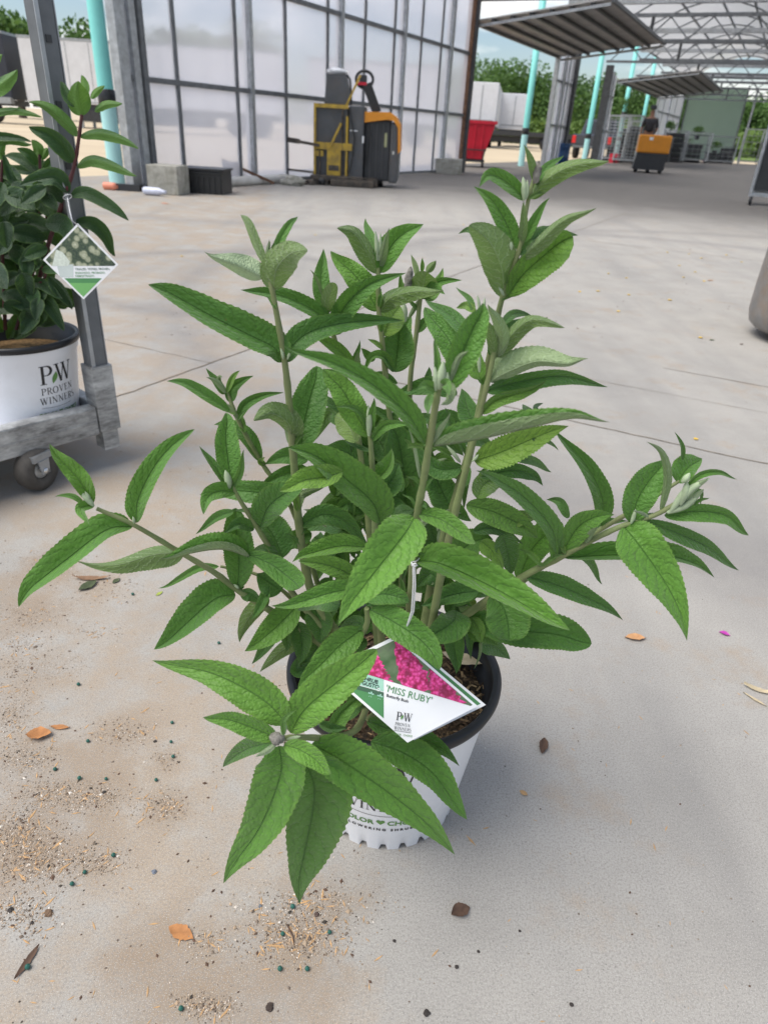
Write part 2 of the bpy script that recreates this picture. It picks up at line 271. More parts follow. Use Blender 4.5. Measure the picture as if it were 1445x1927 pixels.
# ------------------------------------------------------------------ object helpers
class MB:
    def __init__(s): s.v = []; s.f = []; s.sm = []; s.uv = None; s.tint = None
    def add(s, vs, fs, smooth=False):
        o = len(s.v); s.v += [Vector(x) for x in vs]; s.f += [tuple(i + o for i in f) for f in fs]; s.sm += [smooth] * len(fs); return s
    def box(s, x0, x1, y0, y1, z0, z1, bev=0.0):
        if bev:
            bm = bmesh.new(); bmesh.ops.create_cube(bm, size=1)
            for v in bm.verts: v.co = Vector(((x0 + x1) / 2 + v.co.x * (x1 - x0), (y0 + y1) / 2 + v.co.y * (y1 - y0), (z0 + z1) / 2 + v.co.z * (z1 - z0)))
            bmesh.ops.bevel(bm, geom=list(bm.edges), offset=bev, segments=2, affect='EDGES', profile=.6)
            bm.verts.index_update(); s.add([v.co.copy() for v in bm.verts], [[v.index for v in f.verts] for f in bm.faces], False); bm.free(); return s
        vs = [(x, y, z) for x in (x0, x1) for y in (y0, y1) for z in (z0, z1)]
        return s.add(vs, [(0, 1, 3, 2), (4, 6, 7, 5), (0, 4, 5, 1), (2, 3, 7, 6), (0, 2, 6, 4), (1, 5, 7, 3)])
    def bar(s, a, b, w, h=None, up=Vector((0, 0, 1))):
        a, b = Vector(a), Vector(b); h = h or w; d = (b - a).normalized()
        if abs(d.dot(up)) > .99: up = Vector(WN)
        x = d.cross(up).normalized() * w / 2; y = x.cross(d).normalized() * h / 2
        vs = [p + i * x + j * y for p in (a, b) for i, j in ((-1, -1), (1, -1), (1, 1), (-1, 1))]
        return s.add(vs, [(0, 1, 2, 3), (7, 6, 5, 4), (0, 4, 5, 1), (1, 5, 6, 2), (2, 6, 7, 3), (3, 7, 4, 0)])
    def tube(s, pts, r, n=8, cap=True, closed=False):
        pts = [Vector(p) for p in pts]; k = len(pts); rs = r if isinstance(r, (list, tuple)) else [r] * k
        vs = []; ref = None
        for i, p in enumerate(pts):
            t = (pts[(i + 1) % k] - pts[i - 1]) if closed else (pts[min(i + 1, k - 1)] - pts[max(i - 1, 0)])
            t.normalize()
            if ref is None: ref = t.orthogonal().normalized()
            ref = (ref - t * ref.dot(t)).normalized(); bi = t.cross(ref)
            for j in range(n):
                a = 2 * math.pi * j / n; vs.append(p + (ref * math.cos(a) + bi * math.sin(a)) * rs[i])
        fs = [(i * n + j, i * n + (j + 1) % n, ((i + 1) % k) * n + (j + 1) % n, ((i + 1) % k) * n + j) for i in range(k if closed else k - 1) for j in range(n)]
        s.add(vs, fs, True)
        if cap and not closed: s.add(vs[:n], [tuple(range(n))[::-1]]); s.add(vs[-n:], [tuple(range(n))])
        return s
    def lathe(s, prof, n=32, c=(0, 0, 0), axis='z', smooth=True):
        c = Vector(c); vs = []
        for r, z in prof:
            for j in range(n):
                a = 2 * math.pi * j / n; x, y = r * math.cos(a), r * math.sin(a)
                vs.append(c + (Vector((x, y, z)) if axis == 'z' else Vector((z, x, y)) if axis == 'x' else Vector((x, z, y))))
        fs = [(i * n + j, i * n + (j + 1) % n, (i + 1) * n + (j + 1) % n, (i + 1) * n + j) for i in range(len(prof) - 1) for j in range(n)]
        return s.add(vs, fs, smooth)
    def prism(s, poly, fn, t0, t1):
        k = len(poly); vs = [Vector(fn(x, y, t)) for t in (t0, t1) for x, y in poly]
        return s.add(vs, [tuple(range(k))[::-1], tuple(range(k, 2 * k))] + [(i, (i + 1) % k, k + (i + 1) % k, k + i) for i in range(k)])
    def xf(s, mat): s.v = [mat @ v for v in s.v]; return s
    def build(s, name, mat, parent=None, off=None, kind=None):
        me = bpy.data.meshes.new(name); vs = s.v
        if off is not None: vs = [v - off for v in vs]
        me.from_pydata([tuple(v) for v in vs], [], s.f); me.materials.append(mat if not isinstance(mat, str) else M[mat])
        me.polygons.foreach_set('use_smooth', s.sm)
        if s.uv:
            ul = me.uv_layers.new(name='UVMap')
            for lp in me.loops: ul.data[lp.index].uv = s.uv[lp.vertex_index]
        if s.tint:
            ca = me.attributes.new('tint', 'FLOAT_VECTOR', 'POINT')
            for i, t in enumerate(s.tint): ca.data[i].vector = t
        me.update()
        if not s.tint and not s.uv:
            bm = bmesh.new(); bm.from_mesh(me); bmesh.ops.recalc_face_normals(bm, faces=bm.faces); bm.to_mesh(me); bm.free()
        o = bpy.data.objects.new(name, me); COL.objects.link(o)
        if parent: o.parent = parent
        if kind: o['kind'] = kind
        return o
def tag(o, label, cat, group=None):
    o['label'] = label; o['category'] = cat
    if group: o['group'] = group
    return o
def thing(name, label, cat, loc=(0, 0, 0), rz=0, group=None):
    o = bpy.data.objects.new(name, None); COL.objects.link(o); o.location = loc; o.rotation_euler = (0, 0, rz)
    o.empty_display_size = .05
    return tag(o, label, cat, group)
def kids(o): return [c for c in bpy.data.objects if c.parent == o]
def dup(o, parent=None):
    c = o.copy(); COL.objects.link(c)
    if parent: c.parent = parent
    for ch in kids(o): dup(ch, c)
    return c
def text_mb(s, size, bold=0.0, align='CENTER'):
    cu = bpy.data.curves.new('t', 'FONT'); cu.body = s; cu.size = size; cu.align_x = align; cu.offset = bold; cu.resolution_u = 3
    o = bpy.data.objects.new('t', cu); COL.objects.link(o); bpy.context.view_layer.update()
    me = o.evaluated_get(bpy.context.evaluated_depsgraph_get()).to_mesh()
    mb = MB(); mb.add([v.co.copy() for v in me.vertices], [tuple(p.vertices) for p in me.polygons])
    bpy.data.objects.remove(o); bpy.data.curves.remove(cu); return mb
# serif capitals as thick and thin strokes: (points, widths); height 1
def arc(cx, cy, rx, ry, a0, a1, n=14): return [(cx + rx * math.cos(R(a0 + (a1 - a0) * i / n)), cy + ry * math.sin(R(a0 + (a1 - a0) * i / n))) for i in range(n + 1)]
TK, TN = .135, .05
def hump(n, lo, hi): return [lo + (hi - lo) * math.sin(math.pi * i / n) for i in range(n + 1)]
SER = {
 'P': (.66, [([(.17, 0), (.17, 1)], TK), ([(.02, .02), (.34, .02)], .04), ([(.02, .98), (.36, .98)], .04), ([(.2, .98)] + arc(.36, .73, .24, .245, 90, -90) + [(.2, .485)], [.04] + hump(14, .045, .14) + [.04])]),
 'R': (.74, [([(.17, 0), (.17, 1)], TK), ([(.02, .02), (.34, .02)], .04), ([(.02, .98), (.36, .98)], .04), ([(.2, .98)] + arc(.36, .74, .23, .235, 90, -90) + [(.2, .505)], [.04] + hump(14, .045, .13) + [.04]), ([(.36, .5), (.66, .04), (.8, .02)], [.1, .12, .04])]),
 'O': (.86, [(arc(.43, .5, .37, .47, 90, 450, 28), [.05 + .10 * abs(math.cos(R(90 + 360 * i / 28))) for i in range(29)])]),
 'V': (.80, [([(.14, .98), (.41, .02)], TK), ([(.68, .98), (.42, .02)], TN), ([(0, .98), (.3, .98)], .04), ([(.54, .98), (.82, .98)], .04)]),
 'E': (.66, [([(.17, 0), (.17, 1)], TK), ([(.02, .02), (.58, .03), (.62, .2)], [.045, .05, .03]), ([(.02, .98), (.54, .97), (.57, .82)], [.045, .05, .03]), ([(.17, .52), (.44, .52)], .045), ([(.44, .42), (.44, .62)], .035)]),
 'N': (.86, [([(.15, 0), (.15, 1)], TN), ([(.13, .98), (.70, .02)], TK), ([(.71, 0), (.71, 1)], TN), ([(.02, .02), (.29, .02)], .04), ([(.0, .98), (.2, .98)], .04), ([(.58, .98), (.84, .98)], .04)]),
 'W': (1.16, [([(.15, .98), (.38, .02)], TK), ([(.58, .98), (.39, .02)], TN), ([(.56, .98), (.79, .02)], TK), ([(1.02, .98), (.8, .02)], TN), ([(0, .98), (.3, .98)], .04), ([(.42, .98), (.7, .98)], .04), ([(.9, .98), (1.14, .98)], .04)]),
 'I': (.36, [([(.17, 0), (.17, 1)], TK), ([(.02, .02), (.32, .02)], .04), ([(.02, .98), (.32, .98)], .04)]),
 'S': (.58, [(arc(.27, .745, .19, .23, 30, 180, 10) + [(.13, .62), (.40, .42)] + arc(.27, .27, .20, .255, 10, -150, 10), [.035] + [.05] * 3 + [.07] * 4 + [.09] * 3 + [.125, .13] + [.10] * 4 + [.06] * 4 + [.04] * 3)]),
}
def stroke(mb, pts, ws, sx, sy, x0, y0, sub=4):
    if not isinstance(ws, list): ws = [ws] * len(pts)
    pp, ww = [], []
    for i in range(len(pts) - 1):
        for k in range(sub):
            a = k / sub; pp.append((pts[i][0] * (1 - a) + pts[i + 1][0] * a, pts[i][1] * (1 - a) + pts[i + 1][1] * a)); ww.append(ws[i] * (1 - a) + ws[i + 1] * a)
    pp.append(pts[-1]); ww.append(ws[-1]); vs = []
    for i, (x, y) in enumerate(pp):
        a, b = pp[max(0, i - 1)], pp[min(len(pp) - 1, i + 1)]; d = Vector((b[0] - a[0], b[1] - a[1])); d = d.normalized() if d.length else Vector((1, 0))
        nx, ny = -d.y * ww[i] / 2, d.x * ww[i] / 2
        for e in (-1, 1): vs.append(((x + e * nx) * sx + x0, (y + e * ny) * sy + y0, 0))
    mb.add(vs, [(2 * i, 2 * i + 2, 2 * i + 3, 2 * i + 1) for i in range(len(pp) - 1)])
def serif(word, h, gap=.07, stretch=1.0, sub=4):
    mb = MB(); x = 0; k = 0
    for ch in word:
        w, st = SER[ch]
        for pts, ws in st:
            n0 = len(mb.v); stroke(mb, pts, ws, h * stretch, h, x, 0, sub if len(pts) < 6 else 1)
            k += 1
            for v in mb.v[n0:]: v.z = k * 2e-6
        x += (w + gap) * h * stretch
    for v in mb.v: v.x -= (x - gap * h * stretch) / 2
    return mb
def shift(mb, dx, dy, dz=0):
    for v in mb.v: v.x += dx; v.y += dy; v.z += dz
    return mb
def leaf_shape(w, h):                 # the small leaf inside the emblem
    n = 12; a = [(w * math.sin(math.pi * i / n), h * (i / n - .5)) for i in range(n + 1)]; b = [(-w * .7 * math.sin(math.pi * i / n), h * (i / n - .5)) for i in range(n, -1, -1)]
    mb = MB()
    vs = []; 
    for i in range(n + 1): vs += [(a[i][0] + a[i][1] * .35, a[i][1], 0), (b[n - i][0] + b[n - i][1] * .35, b[n - i][1], 0)]
    mb.add(vs, [(2 * i, 2 * i + 1, 2 * i + 3, 2 * i + 2) for i in range(n)]); return mb
#@@ground
# ------------------------------------------------------------------ ground
def sheet(name, pts, z, mat, sub=1):
    mb = MB(); mb.add([(p[0], p[1], z) for p in pts], [tuple(range(len(pts)))]); o = mb.build(name, mat); o['kind'] = 'structure'; return o
sheet('ground', [(-400, -200), (500, -200), (500, 600), (-400, 600)], -.012, 'sand')
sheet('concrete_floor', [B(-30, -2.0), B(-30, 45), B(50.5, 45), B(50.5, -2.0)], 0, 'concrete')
sheet('field', [B(66, 1), B(66, 300), B(420, 300), B(420, 1)], -.006, 'weed')
def joint(a, b, w=.008):
    a, b = Vector(a), Vector(b); d = (b - a).normalized(); nrm = Vector((-d.y, d.x, 0)) * w / 2; n = max(2, int((b - a).length / .06)); vs = []
    for i in range(n + 1):
        p = a + (b - a) * i / n + nrm * 2.0 * noise.noise(Vector((i * .9, a.x, 0))); ww = .55 + .6 * abs(noise.noise(Vector((i * .31, a.y, 3))))
        vs += [p - nrm * ww, p + nrm * ww]
    mb = MB(); mb.add([(p.x, p.y, .002) for p in vs], [(2 * i, 2 * i + 2, 2 * i + 3, 2 * i + 1) for i in range(n)]); o = mb.build('floor_joint', JM); o['kind'] = 'structure'
JM = pmat('joint dirt', (.20, .165, .125), .95, 0, .4, 30)
j0 = G(350, 700); j1 = G(1290, 840)
joint(j0 - WD * 2.5, j0 + WD * 9, .010); joint(j1 - WN * 1.2, j1 + WN * 4, .008)
joint(j0 + WD * 5.4 - WN * 2.5, j0 + WD * 5.4 + WN * 12, .010); joint(j1 + WD * .9 - WN * .2, j1 + WD * .9 + WN * 5, .006)
joint(G(150, 628), G(400, 684), .004); joint(G(1040, 700), G(1445, 778), .003)
joint(j0 + WN * 4.2 + WD * 2, j0 + WN * 4.2 + WD * 22, .012)
#@@building
# ------------------------------------------------------------------ greenhouse wall
def glazed(name, label, s0, s1, posts, thin, ztop=4.6, rails=(1.24, 2.49, 3.72), base=.06, group=None, dark_end=None):
    t = thing(name, label, 'greenhouse wall', B(s0, 0), BROT, group)
    L = s1 - s0
    MB().box(-.008, .008, .02, L - .02, base, ztop).build('polycarbonate_sheet', 'poly', t)
    for z in rails: MB().box(-.035, .04, .03, L - .03, z - .03, z + .03).build('rail', 'galv_dark', t)
    MB().box(-.03, .035, .03, L - .03, base - .04, base + .012).build('sill', 'galv_dark', t)
    for s, w in posts: MB().box(-.06, .07, s - s0 - w / 2, s - s0 + w / 2, 0, ztop + .1).build('post', 'galv', t)
    for s in thin: MB().box(-.025, .03, s - s0 - .022, s - s0 + .022, .02, ztop).build('mullion', 'galv_dark', t)
    return t
w1 = glazed('polycarbonate_wall', 'long polycarbonate greenhouse wall with grey steel frame behind the forklift', 0, 10.75,
       [(.13, .10), (2.38, .075), (4.9, .08), (7.27, .08), (9.57, .13)], [.86, 2.08, 3.29, 4.5, 5.75, 6.89, 8.09, 9.09])
MB().box(-.08, .05, -.13, .02, 0, 4.7).build('corner_post', 'galv', w1)
MB().box(-.05, .10, .20, .27, .1, 4.7).build('corner_angle', 'galv_dark', w1)
MB().box(-.09, .09, 10.66, 10.76, 0, 4.7).build('door_jamb', 'rust', w1)
MB().box(.091, .15, 10.68, 10.80, 0, 4.7).build('door_track', 'steel_dark', w1)
w2 = glazed('polycarbonate_wall', 'short polycarbonate wall piece between the two openings behind the red bin', 18.0, 20.3, [(18.06, .12), (18.9, .10), (19.5, .08)], [19.2, 20.0], 3.25, (1.24, 2.49))
MB().box(-.10, .12, 2.2, 2.42, 0, 3.4).build('door_jamb', 'steel_dark', w2)
w3 = glazed('polycarbonate_wall', 'narrow polycarbonate wall piece behind the blue barrel and metal racks', 25.6, 27.1, [(26.3, .10)], [25.95, 26.7], 3.25, (1.24, 2.49))
MB().box(-.12, .14, -.25, .0, 0, 3.5).build('door_jamb', 'steel_dark', w3)
w4 = glazed('polycarbonate_wall', 'far polycarbonate wall piece behind the plant racks', 38.5, 48.4, [(38.6, .15), (43, .12), (48.3, .12)], [40.8, 45.5], 4.2, (1.24, 2.49))
# lifted doors
def lifted(label, s0, s1, t1, z0, z1, n):
    t = thing('lifted_door', label, 'door', B(s0, 0), BROT, 'doors lifted flat under the roof')
    L = s1 - s0; f = lambda x: z0 + (z1 - z0) * x / t1
    MB().add([(0, 0, f(0)), (t1, 0, z1), (t1, L, z1), (0, L, f(0)), (0, 0, f(0) + .03), (t1, 0, z1 + .03), (t1, L, z1 + .03), (0, L, f(0) + .03)],
             [(0, 1, 2, 3), (7, 6, 5, 4), (0, 4, 5, 1), (1, 5, 6, 2), (2, 6, 7, 3), (3, 7, 4, 0)]).build('door_sheet', DM, t)
    for k in range(n + 1):
        x = t1 * k / n; MB().bar((x, 0.02, f(x) - .032), (x, L - .02, f(x) - .032), .075, .06).build('rib', 'steel_dark' if 0 < k < n else 'galv_dark', t)
    for y in (.03, L - .03): MB().bar((.04, y, f(0) - .09), (t1 - .04, y, z1 - .09), .05, .055).build('end_rail', 'galv', t)
DM = pmat('lifted door sheet', (.42, .41, .40), .6, 0, .15, 2)
lifted('near ribbed door lifted flat under the roof above the opening', 10.85, 18.3, 3.1, 3.12, 3.50, 7)
lifted('far ribbed door lifted flat above the rider on the orange machine', 27.2, 38.3, 3.2, 3.12, 3.50, 7)
# trusses
def truss(s, label, t1=26, zb=3.52, h=.62):
    t = thing('roof_truss', label, 'truss', B(s, 0), BROT, 'steel trusses under the translucent roof')
    MB().box(0, t1, -.05, .05, zb, zb + .08).build('bottom_chord', 'galv_dark', t)
    MB().box(0, t1, -.05, .05, zb + h, zb + h + .09).build('top_chord', 'galv_dark', t)
    w = MB(); k = 0; x = .15; st = h * .95
    while x < t1 - st:
        a, b = (zb + .08, zb + h) if k % 2 == 0 else (zb + h, zb + .08); w.bar((x, 0, a), (x + st, 0, b), .035, .035); x += st; k += 1
    w.build('web', 'galv_dark', t)
    g = MB(); g.box(0, t1, -.09, .09, zb + h + .32, zb + h + .46); g.build('gutter', 'galv', t)
    for x in (2.6, 8.2, 13.8): MB().bar((x, 0, zb + .081), (x, 0, zb + h - .001), .07).build('hanger', 'steel_dark', t)
names = ['nearest steel roof truss crossing above the near lifted door', 'second steel roof truss beyond the near lifted door', 'third steel roof truss above the far lifted door', 'fourth steel roof truss towards the far end', 'fifth steel roof truss near the green end wall', 'last steel roof truss in front of the green end wall']
for s, nm in zip((18.4, 24.7, 31.0, 37.5, 43.0, 48.0), names): truss(s, nm)
truss(11.0, 'steel roof truss over the doorway at the end of the glazed wall')
# long purlins + roof film
rf = thing('greenhouse_roof', 'bright translucent greenhouse roof over the trusses', 'roof', B(2.2, 0), BROT)
mb = MB(); nb = 4; wb = 6.5; seg = 10; prof = []
for b in range(nb):
    for i in range(seg): a = math.pi * i / seg; prof.append((b * wb + wb * i / seg, 4.72 + 1.25 * math.sin(a)))
prof.append((nb * wb, 4.72))
vs = []
for x, z in prof: vs += [(x, 0, z), (x, 47, z)]
mb.add(vs, [(2 * i, 2 * i + 1, 2 * i + 3, 2 * i + 2) for i in range(len(prof) - 1)], True); mb.build('roof_film', 'roofpoly', rf)
pu = MB()
for b in range(nb):
    for i in (0, 3, 5, 7): x, z = prof[b * seg + i]; pu.box(x - .03, x + .03, 0, 47, z - .08, z - .01)
pu.build('purlin', 'galv_dark', rf)
bo = MB()
for y in [k * 3.25 for k in range(15)]:
    bo.tube([(x, y, z - .05) for x, z in prof], .03, 6)
bo.build('bow', 'galv_dark', rf)
# far posts inside, end wall
for t_, lb in ((4.3, 'grey steel column inside near the far carts'), (9.5, 'grey steel column at the right of the far end')):
    o = MB().box(-.06, .06, -.06, .06, 0, 4.2).build('steel_column', 'galv'); o.location = B(48.2, t_); o.rotation_euler.z = BROT; tag(o, lb, 'column')
ew = thing('end_wall', 'greenish translucent end wall behind the far plant carts', 'wall', B(48.6, 0), BROT)
MB().box(.25, 3.75, -.02, .02, .1, 4.3).build('sheet', 'endpoly', ew)
MB().box(.25, 3.75, -.04, -.021, 1.5, 1.57).build('rail', 'galv_dark', ew)
for x in (.25, 3.75): MB().box(x - .04, x + .04, -.06, .05, 0, 4.4).build('post', 'galv_dark', ew)
# teal poles outside
def teal(s, t, label, r=.10, h=6.5):
    o = thing('teal_pole', label, 'pole', B(s, t), 0, 'round teal poles outside the wall')
    MB().lathe([(r * 1.0, 0), (r * 1.0, .93)], 24).build('lower_sleeve', 'teal_pale', o)
    MB().lathe([(r * .96, 1.10), (r * .96, h), (0, h)], 24).build('shaft', 'teal', o)
    MB().lathe([(r * 1.01, .925), (r * 1.09, .935), (r * 1.09, 1.10), (r * .95, 1.115)], 24).build('black_band', 'black', o)
p0 = G(208 + 14, 350); 
d0 = p0 - WO; teal(d0.dot(WD), d0.dot(WN), 'near teal pole left of the glazed wall by the black pipe end')
teal(17.7, -.62, 'teal pole right of the red bin', .105, 5.2); teal(25.3, -.35, 'teal pole between the pickup truck and the metal racks', .105, 5.2)
teal(32.5, -.5, 'teal pole seen through the far opening, left one', .105, 5.2); teal(38.6, -.6, 'teal pole seen through the far opening behind the rider', .105, 5.2)
#@@yard
# ------------------------------------------------------------------ yard: trailers, truck, trees
def trailer(label, a, hd, L, h=4.1, dark_front=False, rows=True, hb=1.15):
    t = thing('semi_trailer', label, 'trailer', a, -hd, 'semi trailers parked in the yard')   # local +Y along the trailer
    MB().box(0, 2.5, 0, L, hb, h, .03).build('cargo_box', 'white', t)
    MB().box(-.012, 2.512, -.03, L + .01, h - .12, h + .015).build('top_rail', 'galv', t)
    rb = MB()
    for k in range(1, int(L / 1.2)): rb.box(2.502, 2.508, k * 1.2 - .02, k * 1.2 + .02, hb + .1, h - .15)
    rb.box(2.502, 2.506, 1.0, L - 1.0, hb + .06, hb + .12); rb.build('side_seam', 'galv', t)
    MB().box(.1, 2.4, .2, L - .2, hb - .28, hb - .005).build('chassis', 'steel_dark', t)
    if dark_front: 
        MB().box(-.02, 2.52, -.25, -.035, hb - .2, h - .05).build('front_panel', 'navy', t)
        c = MB(); c.box(.9, 1.3, -.36, -.26, hb + .5, hb + .75); c.box(1.6, 1.85, -.36, -.26, hb + .4, hb + .7); c.build('hose_coupling', 'chrome', t)
        MB().box(0, 2.5, -.5, -.26, hb - .15, hb + .12).build('bumper', 'galv', t)
    for y in (L - 1.2, L - 2.5):
        for x in (.12, 2.1):
            wmb = MB().lathe([(0, 0), (.3, 0), (.5, .02), (.52, .06), (.52, .26), (.5, .3), (.3, .3), (0, .3)], 20, (x, y, .52), 'x'); o = wmb.build('wheel', 'black', t)
    MB().box(.2, .3, 2.6, 2.75, 0, hb - .28).build('landing_leg', 'galv', t); MB().box(2.2, 2.3, 2.6, 2.75, 0, hb - .28).build('landing_leg', 'galv', t)
    MB().box(2.5, 2.52, L * .2, L - 4, .35, .9).build('side_skirt', 'steel_dark', t)
    MB().box(-.02, 0, L * .2, L - 4, .35, .9).build('side_skirt', 'steel_dark', t)
    return t
a0 = G(60, 234.5); hd = R(86)
HD = Vector((math.sin(hd), math.cos(hd), 0)); HN = Vector((math.cos(hd), -math.sin(hd), 0))
a0 = a0 - HN * 2.5 if HN.y < 0 else a0
trailer('white semi trailer with dark front panel behind the left cart', a0, hd, 13.6)
o = trailer('white semi trailer behind the glazed wall and forklift', a0 + HD * 15.0 - HN * 2.0, hd, 7.5)
# dark-fronted trailer at the photo's left edge
dk = thing('semi_trailer', 'dark ended semi trailer at the left edge behind the hydrangea', 'trailer', a0 - HD * 10.6 + HN * .2, -hd, 'semi trailers parked in the yard')
MB().box(0, 2.5, 0, 9.9, 1.15, 4.15, .03).build('cargo_box', 'navy', dk)
MB().box(-.01, 2.51, -.02, 9.92, 4.1, 4.22).build('top_rail', 'galv', dk)
MB().box(.1, 2.4, .2, 9.8, .85, 1.13).build('chassis', 'steel_dark', dk)
MB().box(2.3, 2.75, 4.5, 9.9, .95, 1.25).build('bumper', 'galv', dk)
for y in (2.0, 3.4, 7.4, 8.7):
    MB().lathe([(0, 0), (.3, 0), (.5, .02), (.52, .06), (.52, .26), (.5, .3), (.3, .3), (0, .3)], 20, (2.1, y, .52), 'x').build('wheel', 'black', dk)
cb = MB()
for y in (6.9, 7.3, 8.6): cb.box(2.52, 2.62, y, y + .22, 1.55 + (y % .7), 1.9 + (y % .7))
cb.build('hose_coupling', 'chrome', dk)
# two white trailers in the right yard with a low dark flatbed
def yardbox(label, px0, px1, Yb, dz):
    a = G(px0, Yb); 
    t = thing('semi_trailer', label, 'trailer', a, R(-8), 'white trailers in front of the woods')
    sc = dep(a) / FPX; wd = (px1 - px0) * sc; h = 4.0
    MB().box(0, wd, 0, 12, 1.3 + dz, h + dz, .05).build('cargo_box', 'white', t)
    MB().box(.1, wd - .1, .1, 11.9, 1.0, 1.29 + dz).build('chassis', 'steel_dark', t)
    for x in (.15, wd - .45): MB().lathe([(0, 0), (.5, 0), (.52, .05), (.52, .25), (.5, .3), (0, .3)], 16, (x, .8, .52), 'x').build('wheel', 'black', t)
    fr = MB(); fr.box(.2, wd - .2, -.02, -.002, 1.6 + dz, 1.68 + dz); fr.box(wd / 2 - .03, wd / 2 + .03, -.02, -.002, 1.7 + dz, h - .2 + dz); fr.build('rear_door_seam', 'galv', t)
yardbox('left of two white box trailers in front of the woods', 868, 926, 274, .1)
yardbox('right of two white box trailers in front of the woods', 932, 986, 274, 0)
a = G(905, 277); t = thing('flatbed_trailer', 'low dark flatbed trailer in front of the white box trailers', 'trailer', a, R(-4))
MB().box(-3, 7.2, 0, 2.4, .85, 1.15, .02).build('deck', 'steel_dark', t)
MB().box(-2.8, 7.0, .3, 2.2, .45, .84).build('chassis', 'mdark', t)
for x in (-1.5, -.2, 4.6, 5.9): MB().lathe([(0, 0), (.4, 0), (.48, .04), (.48, .24), (.4, .28), (0, .28)], 18, (x, .1, .48), 'y').build('wheel', 'black', t)
# pickup truck
a = G(1070, 297); t = thing('pickup_truck', 'dark grey pickup truck parked beyond the second opening', 'truck', a, R(-22))
tb = MB()  # local x = width, y forward
tb.box(0, 2.0, 0, 5.7, .55, 1.12, .10)
tb.build('body', 'paint_car', t)
cbm = MB(); y0, y1 = 1.9, 4.3
cbm.add([(.06, y0, 1.1), (1.94, y0, 1.1), (1.94, y1, 1.1), (.06, y1, 1.1), (.22, y0 + .25, 1.86), (1.78, y0 + .25, 1.86), (1.78, y1 - .85, 1.86), (.22, y1 - .85, 1.86)], [(0, 1, 5, 4), (1, 2, 6, 5), (2, 3, 7, 6), (3, 0, 4, 7), (4, 5, 6, 7)]).build('cab', 'paint_car', t)
gm = MB(); gm.add([(.22, y0 + .02, 1.2), (1.78, y0 + .02, 1.2), (1.66, y0 + .21, 1.75), (.34, y0 + .21, 1.75)], [(0, 1, 2, 3)]); gm.add([(1.93, y0 + .3, 1.18), (1.93, y1 - .5, 1.18), (1.81, y1 - .95, 1.74), (1.81, y0 + .45, 1.74)], [(0, 1, 2, 3)])
gm.add([(.07, y0 + .3, 1.18), (.07, y1 - .5, 1.18), (.19, y1 - .95, 1.74), (.19, y0 + .45, 1.74)], [(0, 1, 2, 3)]); gm.build('window', 'carglass', t)
for x in (.02, 1.80): MB().box(x, x + .18, -.03, .02, .72, 1.05, .01).build('tail_light', 'light_red', t)
MB().box(.8, 1.2, y0 + .2, y0 + .24, 1.78, 1.84).build('brake_light', 'light_red', t)
MB().box(.1, 1.9, -.12, -.02, .5, .62, .02).build('rear_bumper', 'galv_dark', t)
MB().box(.25, 1.75, -.018, -.003, .68, 1.08, .005).build('tailgate', 'paint_car', t)
for y in (1.1, 4.6):
    for x in (-.02, 1.74): 
        w = MB().lathe([(.2, 0), (.36, .01), (.40, .05), (.40, .23), (.36, .27), (.2, .27)], 20, (x, y, .40), 'x').build('wheel', 'black', t)
        MB().lathe([(0, .02), (.2, .02), (.2, .25), (0, .25)], 16, (x, y, .40), 'x').build('hub', 'chrome', w)
MB().tube([(1.4, 2.0, 1.1), (1.4, 1.95, 2.6)], .015, 6).build('aerial', 'steel_dark', t)

# trees
def foliage_mat(name, a, b):
    q = NT(name); geo = q.n('ShaderNodeNewGeometry'); tcn = q.n('ShaderNodeTexCoord')
    n1 = q.n('ShaderNodeTexNoise', Scale=.35, Detail=3.0); q.l(tcn.outputs['Object'], n1.inputs['Vector'])
    c = q.mix(geo.outputs['Random Per Island'], a, b); c = q.mix(q.ramp(n1.outputs['Fac'], [(.35, 0.0), (.65, .6)]), c, [x * 1.5 for x in b])
    q.l(c, q.b.inputs['Base Color']); q.b.inputs['Roughness'].default_value = .7
    tr = q.n('ShaderNodeBsdfTranslucent'); q.l(c, tr.inputs[0]); ms = q.n('ShaderNodeMixShader'); ms.inputs[0].default_value = .3
    q.l(q.b.outputs[0], ms.inputs[1]); q.l(tr.outputs[0], ms.inputs[2]); q.l(ms.outputs[0], q.o.inputs[0]); return q.m
M['wood'] = foliage_mat('far wood foliage', (.035, .085, .022), (.10, .19, .042))
def crown(mb, c, rx, rz, n, size, rnd):
    lobes = [(Vector((rnd.uniform(-.55, .55) * rx, rnd.uniform(-.55, .55) * rx, rnd.uniform(-.5, .6) * rz)), rnd.uniform(.35, .6)) for _ in range(9)]
    for _ in range(n):
        l, lr = rnd.choice(lobes); d = Vector((rnd.gauss(0, 1), rnd.gauss(0, 1), rnd.gauss(0, 1))).normalized() * (rnd.random() ** .4)
        p = c + l + Vector((d.x * rx * lr, d.y * rx * lr, d.z * rz * lr))
        nrm = Vector((rnd.gauss(0, 1), rnd.gauss(0, 1), rnd.gauss(.5, 1))).normalized(); x = nrm.orthogonal().normalized(); y = nrm.cross(x); s_ = size * rnd.uniform(.6, 1.3)
        a = rnd.uniform(0, 6.28); x, y = x * math.cos(a) + y * math.sin(a), y * math.cos(a) - x * math.sin(a)
        mb.add([p - x * s_, p - y * s_ * .6, p + x * s_, p + y * s_ * .6], [(0, 1, 2, 3)])
rnd = random.Random(3)
